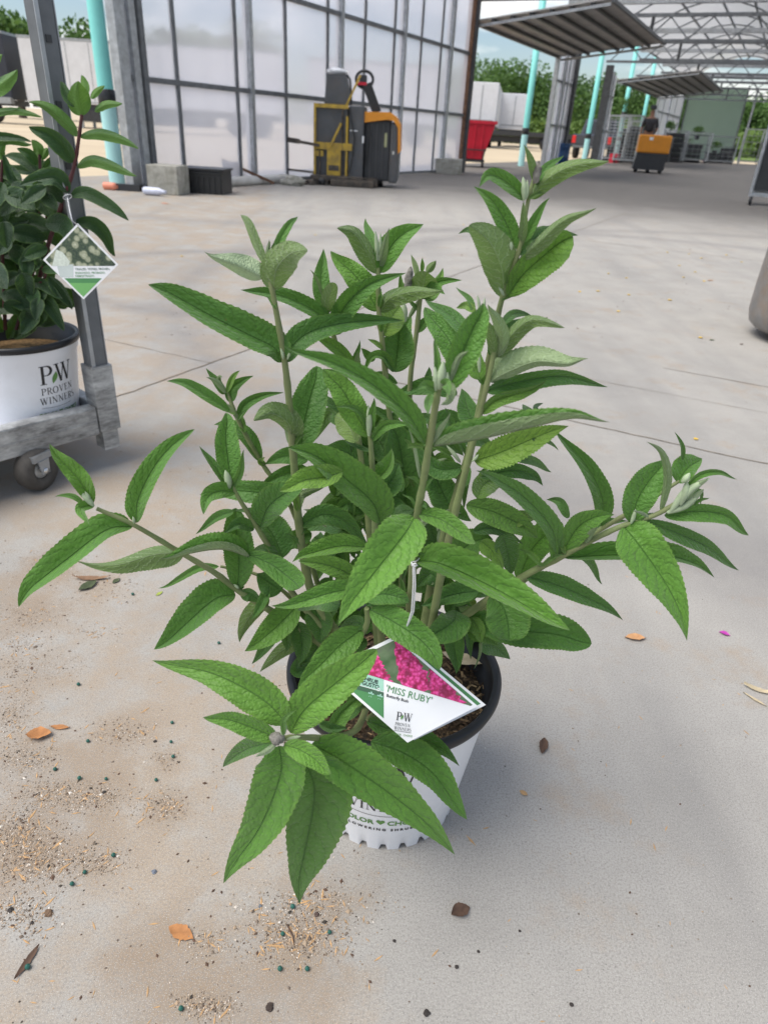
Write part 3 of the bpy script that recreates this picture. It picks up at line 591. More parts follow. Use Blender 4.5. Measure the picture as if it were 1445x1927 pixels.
def far_tree(label, px, ytop, dist, w):
    d = ray(px, ytop); d = d / math.hypot(d.x, d.y) * dist; top = CAM + d
    t = thing('tree', label, 'tree', (top.x, top.y, 0), 0, 'trees behind the left trailers')
    tr = MB().tube([(0, 0, 0), (.2, 0, top.z * .45), (0, .2, top.z * .75)], [.35, .25, .12], 8)
    for k in range(5): a = k * 1.3; tr.tube([(.1, 0, top.z * .4), (math.cos(a) * w * .3, math.sin(a) * w * .3, top.z * .7)], [.15, .05], 6)
    tr.build('trunk', 'bark', t)
    c = MB(); crown(c, Vector((0, 0, top.z * .66)), w, top.z * .42, 3500, .28, rnd); c.build('crown', 'wood', t)
far_tree('leafy tree at the far left above the dark trailer end', 8, 22, 75, 4.2)
far_tree('leafy tree between the cart post and the near teal pole', 160, 40, 75, 3.6)
far_tree('leafy tree seen blurred through the glazed wall', 330, 45, 80, 5.5)
far_tree('broad leafy tree seen blurred through the upper glazed wall', 440, 60, 85, 6)
wmb = MB()
for i in range(34):
    px = 850 + i * 28 + rnd.uniform(-10, 10); dist = rnd.uniform(120, 150); yt = 112 + (px - 880) * .10 + rnd.uniform(0, 30)
    if px > 1200: yt = 168 + (px - 1200) * .06 + rnd.uniform(0, 16)
    d = ray(px, yt); d = d / math.hypot(d.x, d.y) * dist; top = CAM + d
    crown(wmb, Vector((top.x, top.y, top.z * .48)), 6.5, top.z * .66, 4200, .27, rnd)
o = wmb.build('woods', 'wood'); o['kind'] = 'stuff'
hmb = MB()
for i in range(26):
    px = 860 + i * 30; d = ray(px, 262); d = d / math.hypot(d.x, d.y) * 105; p = CAM + d; crown(hmb, Vector((p.x, p.y, 1.2)), 4, 2.2, 300, .4, rnd)
o = hmb.build('undergrowth', foliage_mat('undergrowth', (.06, .12, .02), (.14, .22, .05))); o['kind'] = 'stuff'
#@@machines
# ------------------------------------------------------------------ forklift beside the glazed wall
def at_px(px, py): return G(px, py)
a = G(590, 346); t = thing('forklift', 'old pedestrian forklift with yellow frame and orange cover parked against the glazed wall', 'forklift', a, R(-2))
b = MB()
b.box(.0, .035, 0, .04, .12, 1.14); b.box(.515, .55, 0, .04, .12, 1.0); b.box(.0, .55, -.002, .04, 1.10, 1.155); b.box(0, .62, -.01, .035, .52, .62); b.box(0, .16, -.004, .03, .42, .50)
b.bar((.27, -.02, .56), (.44, -.02, .90), .035, .035, Vector((0, 1, 0))); b.box(.22, .44, -.015, .02, .14, .55)
b.build('mast_frame', 'yellow', t)
b = MB(); b.bar((.50, .02, 1.12), (.72, .02, 1.56), .03, .03, Vector((0, 1, 0))); b.build('guard_bar', 'yellow', t)
b = MB(); b.add([(.16, .05, 1.16), (.56, .05, 1.16), (.56, .45, 1.16), (.16, .45, 1.16), (.20, .05, 1.55), (.48, .05, 1.57), (.48, .42, 1.57), (.20, .42, 1.55)], [(0, 1, 5, 4), (1, 2, 6, 5), (2, 3, 7, 6), (3, 0, 4, 7), (4, 5, 6, 7), (3, 2, 1, 0)])
b.build('upper_housing', 'mgrey', t)
MB().tube([(.50, .1, 1.56), (.555, .1, 1.5), (.58, .1, 1.25), (.58, .1, 1.16)], .018, 6).build('grab_handle', 'black', t)
MB().box(.02, .54, .045, .5, .14, 1.13, .01).build('mast_housing', 'mgrey', t)
MB().box(.56, .80, .02, .55, .10, 1.15, .02).build('motor_housing', 'mgrey', t)
b = MB(); b.box(.80, 1.22, .12, .75, .10, .98, .03); b.build('battery_case', 'mdark', t)
b = MB()
for x in (.90, 1.0, 1.10): b.box(x, x + .012, .10, .125, .15, .92)
b.build('case_rib', 'mgrey', t)
MB().box(1.22, 1.36, .10, .80, .08, .96, .04).build('rear_bumper', 'mgrey', t)
b = MB(); b.prism([(.80, .93), (.80, 1.08), (1.20, 1.09), (1.30, 1.03), (1.37, .93), (1.39, .55), (1.36, .52), (1.34, .88), (1.27, .97), (1.18, .99), (1.05, .97)], lambda x, y, u: (x, u, y), .06, .78); b.build('orange_cover', 'orange', t)
b = MB(); b.box(-.04, .82, -.12, .6, .07, .15, .02); b.box(-.05, .25, -.1, .4, .0, .08); b.box(.3, 1.0, -.16, .3, .0, .10, .02); b.box(.78, 1.05, .0, .35, .02, .14); b.build('chassis', 'dirt', t)
MB().lathe([(0, 0), (.07, 0), (.08, .02), (.08, .1), (.07, .12), (0, .12)], 16, (1.0, .35, .08), 'x').build('drive_wheel', 'black', t)
MB().lathe([(0, 0), (.05, 0), (.06, .02), (.06, .08), (.05, .1), (0, .1)], 16, (.1, -.08, .06), 'x').build('load_wheel', 'black', t)
b = MB(); b.bar((.98, .3, 1.08), (.80, .3, 1.46), .14, .10, Vector((0, 1, 0))); b.build('tiller_arm', 'black', t)
hd_ = MB(); hd_.tube([(.76 + .135 * math.cos(k * math.pi / 10), .3, 1.52 + .115 * math.sin(k * math.pi / 10)) for k in range(20)], .022, 8, closed=True)
tl_ = hd_.build('tiller_handle', 'black', t)
MB().box(.68, .80, .26, .34, 1.42, 1.58, .02).build('tiller_head', 'mdark', tl_); MB().box(.66, .80, .245, .258, 1.44, 1.48).build('safety_button', 'red', tl_)
b = MB(); b.bar((.10, 0, .57), (-.42, -.05, .63), .04, .06, Vector((0, 1, 0))); b.bar((-.42, -.05, .63), (-.22, -.03, .61), .07, .08, Vector((0, 1, 0))); b.build('side_arm', 'dirt', t)
b = MB(); b.tube([(.57, .0, 1.12), (.60, -.03, .95), (.66, -.035, .7), (.64, -.03, .45), (.58, -.01, .2)], .013, 6); b.build('hose', 'black', t)
b = MB(); b.tube([(.83, .1, 1.0), (.90, .06, .8), (.86, .05, .5), (.82, .08, .3)], .012, 6); b.build('hose', 'black', t)
b = MB(); b.bar((.46, .0, .14), (.46, .0, 1.1), .02, .02); b.bar((.10, .0, .14), (.10, .0, .52), .02, .02); b.build('mast_chain', 'dirt', t)
MB().box(.245, .415, -.022, -.016, .22, .30).build('worn_plate', 'dirt', t)
MB().bar((0, .1, .17), (-.45, .12, .19), .03, .03).build('low_arm', 'dirt', t)
lab_ = MB(); lab_.box(.58, .70, .012, .0195, .80, .815); lab_.build('maker_plate', 'paper', t)
MB().box(.78, .805, .008, .0195, .64, .74).build('warning_sticker', 'paper', t)
MB().box(1.13, 1.17, .112, .119, .60, .80).build('rating_plate', pmat('sticker', (.35, .36, .2), .5), t)
MB().box(1.27, 1.30, .092, .099, .5, .55).build('catch', 'chrome', t)
o = MB(); bm = bmesh.new(); bmesh.ops.create_icosphere(bm, subdivisions=3, radius=1)
for v in bm.verts: v.co = Vector((v.co.x * .16, v.co.y * .12, max(-.05, v.co.z * .05))) * (1 + .3 * noise.noise(v.co * 2.5))
bm.verts.index_update(); o.add([v.co.copy() for v in bm.verts], [[v.index for v in f.verts] for f in bm.faces], True); bm.free()
oo = o.build('rag', 'paper'); oo.location = a + Vector((.34, .24, 1.60)); tag(oo, 'crumpled white rag lying on top of the forklift housing', 'rag')

# rubble and small things along the wall foot
def rock(name, loc, r, mat, label, cat='rubble', sq=.6, seed=1, group=None):
    bm = bmesh.new(); bmesh.ops.create_icosphere(bm, subdivisions=3, radius=1); mb = MB()
    for v in bm.verts: v.co = Vector((v.co.x, v.co.y, v.co.z * sq)) * r * (1 + .45 * noise.noise(v.co * 1.3 + Vector((seed, 0, 0))) + .15 * noise.noise(v.co * 4 + Vector((0, seed, 0))))
    bm.verts.index_update(); mb.add([v.co.copy() for v in bm.verts], [[v.index for v in f.verts] for f in bm.faces], False); bm.free()
    o = mb.build(name, mat); o.location = Vector(loc) + Vector((0, 0, r * sq * .6)); return tag(o, label, cat, group)
rock('rubble_heap', G(550, 348), .17, 'concrete_block', 'brown lump of rubble left of the forklift base', seed=2)
rock('rubble_lump', G(583, 347), .09, 'dirt', 'small dark lump of rubble touching the forklift base', seed=5)
def box_at(name, label, cat, px, py, w, d, h, mat, rz=BROT, bev=.01, name2=None):
    o = MB().box(-w / 2, w / 2, 0, d, 0, h, bev).build(name, mat); o.location = G(px, py); o.rotation_euler.z = rz; return tag(o, label, cat)
o = MB().box(-.20, .20, 0, .35, 0, .33, .012).build('concrete_block', 'concrete_block'); o.location = G(308, 366); o.rotation_euler.z = R(-8); tag(o, 'stained concrete block at the foot of the left corner post', 'block')
o = MB().box(-.36, .36, 0, .6, 0, .32, .012).build('concrete_block', 'concrete_block'); o.location = G(838, 327); o.rotation_euler.z = R(-6); tag(o, 'grey concrete block at the door end of the glazed wall', 'block')
rock('dirt_lump', G(838, 322) + Vector((0, .15, .3)), .12, 'dirt', 'lump of dirt on the concrete block by the door post', seed=8, sq=.5)
cr = thing('crate', 'black ribbed plastic crate beside the concrete block', 'crate', G(374, 364), R(-3))
b = MB(); b.box(-.32, .32, 0, .45, 0, .27, .008); b.build('shell', 'black', cr)
b = MB()
for k in range(9): x = -.30 + k * .072; b.box(x, x + .02, -.012, .0, .01, .2)
for z in (.2, .24): b.box(-.325, .325, -.014, .0, z, z + .012)
b.build('rib', 'black', cr); MB().box(-.34, .34, -.015, .465, .272, .30, .005).build('lip', 'black', cr)
o = MB(); a_ = G(412, 352); b_ = G(537, 343); o.tube([a_ + Vector((0, 0, .065)), b_ + Vector((0, 0, .065))], .065, 18); o = o.build('pipe', 'pvc'); tag(o, 'thick white pipe lying along the wall foot right of the crate', 'pipe')
o = MB(); o.bar(G(420, 346) + Vector((0, 0, .33)), G(516, 348) + Vector((0, 0, .03)), .02, .04); o = o.build('plank', 'rust'); tag(o, 'rusty thin strip leaning down behind the white pipe', 'strip')
o = MB(); o.bar(G(330, 350) + Vector((0, 0, .12)), G(420, 345) + Vector((0, 0, .12)), .03, .16); o = o.build('board', 'rust'); tag(o, 'brown board behind the black crate', 'board')
o = MB().box(-.14, .14, 0, .05, 0, .30, .004).build('metal_sheet', 'mdark'); o.location = G(437, 345); tag(o, 'small dark panel propped at the wall foot beside the strip', 'panel')
o = MB().lathe([(0, 0), (.04, 0), (.045, .02), (.045, .2), (.02, .27), (.02, .3), (0, .3)], 14, (0, 0, 0), 'x').build('bottle', 'sack'); o.location = G(272, 366) + Vector((0, 0, .05)); o.rotation_euler.z = R(-14); tag(o, 'crumpled pale plastic bottle lying in front of the corner post', 'bottle')
o = MB().lathe([(.045, 0), (.045, .12), (.035, .2), (.035, .001)], 14, (0, 0, 0), 'x').build('cup', 'salmon'); o.location = G(197, 356) + Vector((0, 0, .045)); o.rotation_euler.z = R(-5); tag(o, 'salmon and white plastic cup lying beside the teal pole', 'cup')
o = MB().box(0, .3, 0, .12, 0, .08, .005).build('dark_pipe_end', 'mdark'); o.location = G(219, 358); tag(o, 'short dark pipe end lying behind the corner post', 'pipe')
o = MB().add([(0, 0, .004), (.07, .01, .006), (.08, .05, .004), (.01, .04, .008)], [(0, 1, 2, 3)]).build('plastic_scrap', 'salmon'); o.location = G(303, 383); tag(o, 'small salmon plastic scrap on the floor near the wall', 'scrap')

# red tilt bin
a = G(866, 313); t = thing('tilt_bin', 'red plastic tilt bin on casters at the doorway', 'bin', a, R(-4))
b = MB(); b.add([(.12, .1, .22), (.62, .1, .22), (.62, 1.0, .22), (.12, 1.0, .22), (.0, 0, 1.18), (.90, 0, 1.18), (.90, 1.1, 1.18), (0, 1.1, 1.18), (.04, .04, 1.18), (.86, .04, 1.18), (.86, 1.06, 1.18), (.04, 1.06, 1.18), (.16, .14, .3), (.58, .14, .3), (.58, .96, .3), (.16, .96, .3)],
  [(0, 1, 5, 4), (1, 2, 6, 5), (2, 3, 7, 6), (3, 0, 4, 7), (3, 2, 1, 0), (4, 5, 9, 8), (5, 6, 10, 9), (6, 7, 11, 10), (7, 4, 8, 11), (8, 9, 13, 12), (9, 10, 14, 13), (10, 11, 15, 14), (11, 8, 12, 15), (12, 13, 14, 15)]).build('tub', 'red', t)
b = MB(); b.box(-.03, .93, -.03, .0, 1.12, 1.2); b.box(-.03, 0, 0, 1.12, 1.12, 1.2); b.box(.90, .93, 0, 1.12, 1.12, 1.2); b.build('lip', 'red', t)
b = MB()
for x in (.28, .5): b.add([(x, .03, .3), (x + .05, .03, .3), (x + .07, -.02, 1.1), (x + .02, -.02, 1.1)], [(0, 1, 2, 3)])
b.build('front_ridge', 'red', t)
fr = MB(); fr.box(.08, .68, .06, 1.02, .14, .20); fr.bar((.14, .03, .2), (.10, .0, .5), .03); fr.bar((.62, .03, .2), (.66, .0, .5), .03); fr.bar((.08, .02, .46), (.7, .02, .46), .03); fr.build('frame', 'steel_dark', t)
for x, y in ((.1, .12), (.62, .12), (.1, .95), (.62, .95)): MB().lathe([(0, 0), (.06, 0), (.07, .01), (.07, .04), (.06, .05), (0, .05)], 14, (x, y, .07), 'x').build('caster', 'black', t)

# blue barrel
o = thing('barrel', 'dark blue plastic barrel at the foot of the second wall piece', 'barrel', G(1052, 312))
MB().lathe([(0, .02), (.26, .0), (.285, .03), (.285, .28), (.295, .30), (.285, .32), (.285, .58), (.295, .6), (.29, .70), (.27, .72), (.26, .66), (0, .64)], 28).build('drum', 'blue', o)
MB().lathe([(.297, .68), (.31, .69), (.31, .72), (.297, .73)], 28).build('rim_hoop', 'blue', o)
o = MB().box(-.15, .15, 0, .3, 0, .42, .01).build('dark_box', 'mdark'); o.location = G(1033, 309); tag(o, 'small dark box left of the blue barrel', 'box')

# stand-on tow tractor with rider
a = G(1188, 323); t = thing('tow_tractor', 'orange and black stand-on tow tractor carrying a rider', 'tow tractor', a, R(-14))
b = MB(); b.prism([(0, .10), (1.02, .10), (1.02, .60), (.06, .60)], lambda x, y, u: (x, u, y), 0, .9); b.build('lower_body', 'mdark', t)
b = MB(); b.box(.03, 1.07, -.02, .85, .60, 1.14, .05); b.build('orange_cover', 'orange', t)
b = MB(); b.box(.1, 1.0, .86, 1.5, .16, .22); b.build('platform', 'mdark', t)
MB().bar((.5, .8, 1.1), (.5, .95, 1.45), .06).build('tiller', 'black', t)
MB().box(.36, .48, -.032, -.022, .98, 1.07).build('badge', 'paper', t)
for x in (.06, .45, .85): MB().lathe([(0, 0), (.09, 0), (.10, .02), (.10, .1), (.09, .12), (0, .12)], 16, (x, .12, .10), 'x').build('wheel', 'black', t)
def person(label, loc, rz, s=1.0):
    t = thing('person', label, 'person', loc, rz)
    V = [(0, 0, .98), (0, 0, 1.18), (0, .02, 1.40), (0, .02, 1.52), (0, .03, 1.62), (0, .03, 1.74),
         (.19, .02, 1.42), (.26, .05, 1.15), (.22, .22, 1.02), (.20, .30, 1.0), (-.19, .02, 1.42), (-.27, .0, 1.15), (-.26, .05, .90), (-.26, .08, .82),
         (.10, 0, .90), (.12, .03, .50), (.13, .0, .08), (.14, .12, .04), (-.10, 0, .90), (-.12, .03, .50), (-.13, .0, .08), (-.14, .12, .04)]
    Ed = [(0, 1), (1, 2), (2, 3), (3, 4), (4, 5), (2, 6), (6, 7), (7, 8), (8, 9), (2, 10), (10, 11), (11, 12), (12, 13), (0, 14), (14, 15), (15, 16), (16, 17), (0, 18), (18, 19), (19, 20), (20, 21)]
    rr = [.15, .15, .17, .06, .085, .075, .07, .05, .035, .03, .07, .05, .035, .03, .10, .07, .05, .04, .10, .07, .05, .04]
    def skin(name, idx, grow, mat):
        me = bpy.data.meshes.new(name); mpd = {j: i for i, j in enumerate(idx)}
        me.from_pydata([Vector(V[j]) * s for j in idx], [(mpd[x], mpd[y]) for x, y in Ed if x in mpd and y in mpd], []); o = bpy.data.objects.new(name, me); COL.objects.link(o); o.parent = t
        sk = o.modifiers.new('skin', 'SKIN'); ss = o.modifiers.new('sub', 'SUBSURF'); ss.levels = ss.render_levels = 2; me.materials.append(M[mat])
        for i, j in enumerate(idx): me.skin_vertices[0].data[i].radius = (rr[j] * grow * s, rr[j] * grow * .85 * s)
        me.skin_vertices[0].data[0].use_root = True
        return o
    skin('body', list(range(22)), 1.0, 'skin'); skin('shirt', [0, 1, 2, 6, 7, 10, 11], 1.3, 'cloth'); skin('trousers', [0, 14, 15, 16, 18, 19, 20], 1.2, 'trouser')
    hm = MB().lathe([(0, 1.88), (.08, 1.86), (.105, 1.80), (.11, 1.74)], 16, (0, .03, 0)); hm.v = [v * s for v in hm.v]; hm.build('cap', 'cloth', t)
    return t
pr = person('person in dark shirt, trousers and cap riding the orange machine', a + Vector((.62, 1.05, .22)), R(-14), .97)

# mesh-sided carts behind the tractor
def mesh_cart(label, px, py, w, h, rz, n=3, bars=14, plants=False, seed=0, group='metal plant carts at the far side'):
    t = thing('mesh_cart', label, 'cart', G(px, py), rz, group); d = .8
    fr = MB()
    for x in (0, w):
        for y in (0, d): fr.bar((x, y, .12), (x, y, h), .05)
    for z in (.16, h): fr.bar((0, 0, z), (w, 0, z), .05); fr.bar((0, d, z), (w, d, z), .05); fr.bar((0, 0, z), (0, d, z), .05); fr.bar((w, 0, z), (w, d, z), .05)
    fr.build('frame', 'galv', t)
    g = MB()
    for k in range(1, bars): z = .16 + (h - .16) * k / bars; g.bar((0, 0, z), (w, 0, z), .012); g.bar((0, d, z), (w, d, z), .012)
    for k in range(1, 5): x = w * k / 5; g.bar((x, 0, .16), (x, 0, h), .012)
    g.build('mesh_panel', 'galv', t)
    for k in range(n): z = .2 + (h - .4) * k / max(1, n); MB().box(.03, w - .03, .03, d - .03, z, z + .03).build('shelf', 'galv_dark', t)
    for x in (.05, w - .05):
        for y in (.05, d - .05): MB().lathe([(0, 0), (.05, 0), (.06, .01), (.06, .03), (.05, .04), (0, .04)], 12, (x - .02, y, .06), 'x').build('caster', 'black', t)
    return t
mesh_cart('tall metal mesh cart nearest the teal pole', 1128, 303, 1.0, 1.95, R(-22)); mesh_cart('metal mesh cart in the middle of the racks left of the rider', 1152, 306, .95, 1.95, R(-22))
mesh_cart('metal mesh cart just left of the rider', 1172, 303, 1.1, 1.85, R(-20)); 
mesh_cart('metal cart behind the rider with stacked crates', 1238, 303, 1.3, 1.6, R(-24)); mesh_cart('metal cart of plants before the green end wall', 1278, 304, 1.5, 1.6, R(-24), bars=5)
mesh_cart('metal cart at the right of the green end wall', 1322, 306, 1.7, 1.5, R(-24), bars=5)
mesh_cart('outdoor metal cart beyond the end opening', 1386, 307, 1.5, 2.1, R(-26), bars=5); mesh_cart('outdoor metal cart farthest right beyond the end opening', 1420, 309, 1.3, 2.0, R(-26), bars=5)
rr_ = random.Random(5)
clut = [('stack of dark plastic trays on the floor behind the rider', 1250, 297, 1.3, .9, 'mdark'), ('blue plastic tub on the far carts', 1322, 297, 1.2, 1.0, 'blue'), ('stack of brown cartons behind the orange machine', 1270, 299, .6, .7, 'rust'), ('dark crates under the far metal carts', 1230, 300, 1.4, 1.2, 'mdark'), ('grey crate stack by the far end wall', 1350, 298, 1.4, 1.0, 'mgrey'), ('red plastic canister standing by the far carts', 1327, 299, .45, 1.1, 'red'), ('stack of grey trays inside the racks left of the rider', 1185, 301, 1.0, 1.6, 'mgrey'), ('small red tray in the left racks', 1150, 302, .4, .4, 'red'), ('tall stack of black trays right behind the rider', 1262, 301, .8, 1.5, 'mdark'), ('grey tray stack between the blue tub and the rider', 1298, 301, .9, 1.0, 'mgrey'), ('stack of dark trays in front of the right side of the end wall', 1362, 303, .9, .9, 'mdark'), ('dark tray stack in the middle of the left racks', 1165, 300, .9, 1.5, 'mdark'), ('low dark tray stack at the foot of the end wall', 1342, 302, 1.2, .6, 'mdark')]
for lb, px, py, w_, h_, m_ in clut:
    b = MB(); nst = max(2, int(h_ / .22)); z = 0
    for k in range(nst): b.box(-w_ / 2 + .02 * (k % 2), w_ / 2 - .02 * (k % 3), 0, .6, z, z + h_ / nst - .02, .01); z += h_ / nst
    o = b.build('crate_stack', m_); o.location = G(px, py + 4) + WD * .25; o.rotation_euler.z = BROT; tag(o, lb, 'crates')
def small_plant(label, px, py, z, w, h, seed):
    t = thing('potted_plant', label, 'plant', G(px, py) + Vector((0, .3, z)), 0, 'plants standing on the far carts')
    MB().lathe([(0, 0), (.12, 0), (.16, .22), (.14, .22), (.13, .18), (0, .18)], 16).build('pot', 'black', t)
    c = MB(); crown(c, Vector((0, 0, .2 + h * .5)), w, h * .6, 400, .05, random.Random(seed)); c.build('foliage', 'wood', t)
for i, (px, py, z, nm) in enumerate([(1250, 303, 1.3, 'bushy plant on the far cart just right of the rider'), (1286, 304, .6, 'bushy plant low on the cart before the green end wall'), (1303, 305, 1.25, 'bushy plant on top of the cart before the green end wall'), (1160, 304, 1.95, 'bushy plant on top of the left metal racks'), (1342, 306, .5, 'bushy plant on the cart at the right of the end wall')]): small_plant(nm, px, py, z, .45, .6, i)

# tall cart at the right edge
a = G(1407, 385); t = thing('plant_cart', 'tall metal plant cart with dark mesh side at the right edge', 'cart', a, R(-24))
fr = MB()
for x, y in ((0, 0), (1.5, 0), (0, .7), (1.5, .7)): fr.bar((x, y, .14), (x, y, 2.3), .05)
for z in (.18, 2.3): fr.bar((0, 0, z), (1.5, 0, z), .06); fr.bar((0, .7, z), (1.5, .7, z), .06); fr.bar((0, 0, z), (0, .7, z), .06); fr.bar((1.5, 0, z), (1.5, .7, z), .06)
fr.build('frame', 'galv', t)
MB().box(.03, 1.47, .0, .02, .24, 2.2).build('mesh_side', pmat('dark mesh', (.035, .037, .04), .8), t)
MB().box(.02, .024, .03, .67, .24, 2.2).build('mesh_side', M['mdark'], t)
for x, y in ((.0, 0), (1.45, 0), (0, .65), (1.45, .65)): MB().lathe([(0, 0), (.055, 0), (.065, .01), (.065, .04), (.055, .05), (0, .05)], 16, (x, y, .065), 'x').build('caster', 'black', t)
# scuffed round grey drum at right edge
c0 = G(1416, 618, .05); sc = dep(c0) / FPX; rd = .34; dc = c0 + CX * rd * .97; dc.z = 0
t = thing('grey_drum', 'scuffed grey round drum with raised rings at the right edge', 'drum', dc)
DG = pmat('scuffed grey drum', (.20, .195, .19), .5, .1, .3, 6, .1, (.23, .15, .09), .7, 5)
MB().lathe([(0, .045), (rd * .86, .045), (rd * .95, .07), (rd * .995, .13), (rd, .25), (rd * .985, .50), (rd * .96, .68), (rd * .955, .74)], 48).build('drum_body', DG, t)
MB().lathe([(rd * .955, .735), (rd * 1.01, .745), (rd * 1.01, .77), (rd * .93, .785), (rd * .93, .84), (rd * .97, .85), (rd * .97, .87), (rd * .90, .885), (rd * .90, .95), (rd * .94, .96), (rd * .94, .98), (rd * .86, .99), (rd * .84, 1.08), (rd * .5, 1.10), (0, 1.10)], 48).build('ringed_top', 'galv_dark', t)
MB().lathe([(0, .045), (.04, .045), (.04, 0), (0, 0)], 12, (0, .1, 0)).build('foot', 'black', t); MB().lathe([(0, .045), (.04, .045), (.04, 0), (0, 0)], 12, (0, -.15, 0)).build('foot', 'black', t)
#@@cart
# ------------------------------------------------------------------ left plant cart
pb = G(204, 838, .055)                      # foot of the corner post
ra = G(0, 835, .14); rb_ = G(168, 776, .14)
rdv = (pb - ra); rdv.z = 0; rdv.normalize(); rpv = Vector((-rdv.y, rdv.x, 0))        # along the near rail; away from camera
if rpv.y < 0: rpv = -rpv
ang = math.atan2(rdv.y, rdv.x)
t = thing('plant_cart', 'galvanised plant cart carrying the hydrangea pot at the left edge', 'cart', Vector((pb.x, pb.y, 0)), ang)
# local frame: -x along the near rail to the left, +y away
MB().box(-.021, .021, -.021, .021, .24, 2.4, .002).build('corner_post', 'galv_dark', t)
lp = MB(); lp.box(.0215, .024, -.022, -.012, .25, 2.4); lp.box(-.021, -.012, -.0245, -.0215, .25, 2.4); lp.build('post_edge_fold', 'galv', t)
hl = MB()
for k in range(14): z = .75 + k * .12; hl.box(-.006, .006, -.0235, -.0213, z, z + .014)
hl.build('post_slot', 'steel_dark', t)
MB().box(-.028, .030, -.030, .028, .11, .29, .003).build('post_socket', 'galv_worn', t)
MB().prism([(-.022, -.024), (.022, -.024), (.022, .02), (-.022, .02)], lambda x, y, z: (x, y, z), .055, .109).build('socket_foot', 'galv_worn', t)
rl = MB(); rl.box(-1.1, -.030, -.026, .014, .105, .183, .004); rl.box(-1.1, -.032, -.0275, -.0262, .138, .144); rl.build('near_rail', 'galv_worn', t)
MB().box(-.02, .012, .03, .62, .115, .18, .003).build('end_rail', 'galv_worn', t)
MB().box(-1.1, -.02, .6, .63, .115, .18, .003).build('far_rail', 'galv_worn', t)
MB().box(-1.1, -.022, .0145, .6, .117, .127).build('deck', pmat('pale deck sheet', (.50, .53, .60), .4, .2, .08, 5), t)
wl = G(80, 921) - Vector((pb.x, pb.y, 0)); inv = Matrix.Rotation(-ang, 3, 'Z'); wl = inv @ wl
fk = MB()
for y in (-.032, .029): fk.prism([(-.012, .05), (.012, .05), (.016, .07), (.020, .088), (-.016, .088)], lambda x, z, u: (x, u, z), y, y + .003)
fk.box(-.03, .03, -.03, .03, .088, .104); cs = fk.build('caster', 'galv', t); cs.location = (wl.x, wl.y + .01, 0); cs.rotation_euler.z = R(-158)
MB().lathe([(.022, -.018), (.034, -.024), (.054, -.020), (.058, 0), (.054, .020), (.034, .024), (.024, .018)], 40, (0, 0, .058), 'y').build('wheel', 'rubber', cs)
MB().lathe([(0, -.016), (.022, -.018), (.024, -.012), (.024, .012), (.022, .018), (0, .016)], 28, (0, 0, .058), 'y').build('rim', 'galv_worn', cs)
MB().lathe([(0, -.037), (.008, -.037), (.008, .036), (0, .036)], 10, (0, 0, .058), 'y').build('axle', 'chrome', cs)
CART = Vector((pb.x, pb.y, 0))
#@@pots
# ------------------------------------------------------------------ nursery pots
def pot(parent, h, r0, r1, scallop=True, ridge=False):
    n = 208; vs = []; levels = [0, .012, .03, .06, .12, h * .6, h * .82, h * .86, h * .93, h - .012]
    for z in levels:
        f = z / h
        for j in range(n):
            a = 2 * math.pi * j / n; r = r0 + (r1 - r0) * f
            zz = z
            if scallop and z < .03:
                sc_ = min(1, max(0, (math.sin(a * 23) - .25) / .5)); sc_ = sc_ * sc_ * (3 - 2 * sc_); r -= .0035 * sc_ * (1 - z / .03)
                if z == 0: zz = .0055 * sc_
            if ridge and h * .84 < z: r += .0035
            vs.append((r * math.cos(a), r * math.sin(a), zz))
    fs = [(i * n + j, i * n + (j + 1) % n, (i + 1) * n + (j + 1) % n, (i + 1) * n + j) for i in range(len(levels) - 1) for j in range(n)]
    mb = MB(); mb.add(vs, fs, True); mb.add([(r0 * .97 * math.cos(2 * math.pi * j / n), r0 * .97 * math.sin(2 * math.pi * j / n), .008) for j in range(n)], [tuple(range(n))])
    p = mb.build('pot', 'pot', parent)
    MB().lathe([(r1 + .0005, h - .014), (r1 + .006, h - .013), (r1 + .0085, h - .006), (r1 + .0085, h - .001), (r1 + .006, h + .003), (r1 - .001, h + .003), (r1 - .004, h - .001), (r1 - .0055, h - .02), (r1 - .009, h - .022), (r0 + .004, .10)], 96).build('rim', 'rim', p)
    return p
def wrap(mb, th0, z0, h, r0, r1, off=.0006):            # bend flat lettering round the pot wall; th0: direction faced
    for v in mb.v:
        z = z0 + v.y; r = r0 + (r1 - r0) * z / h + off + v.z; a = th0 + v.x / r
        v.x, v.y, v.z = r * math.cos(a), r * math.sin(a), z
    return mb
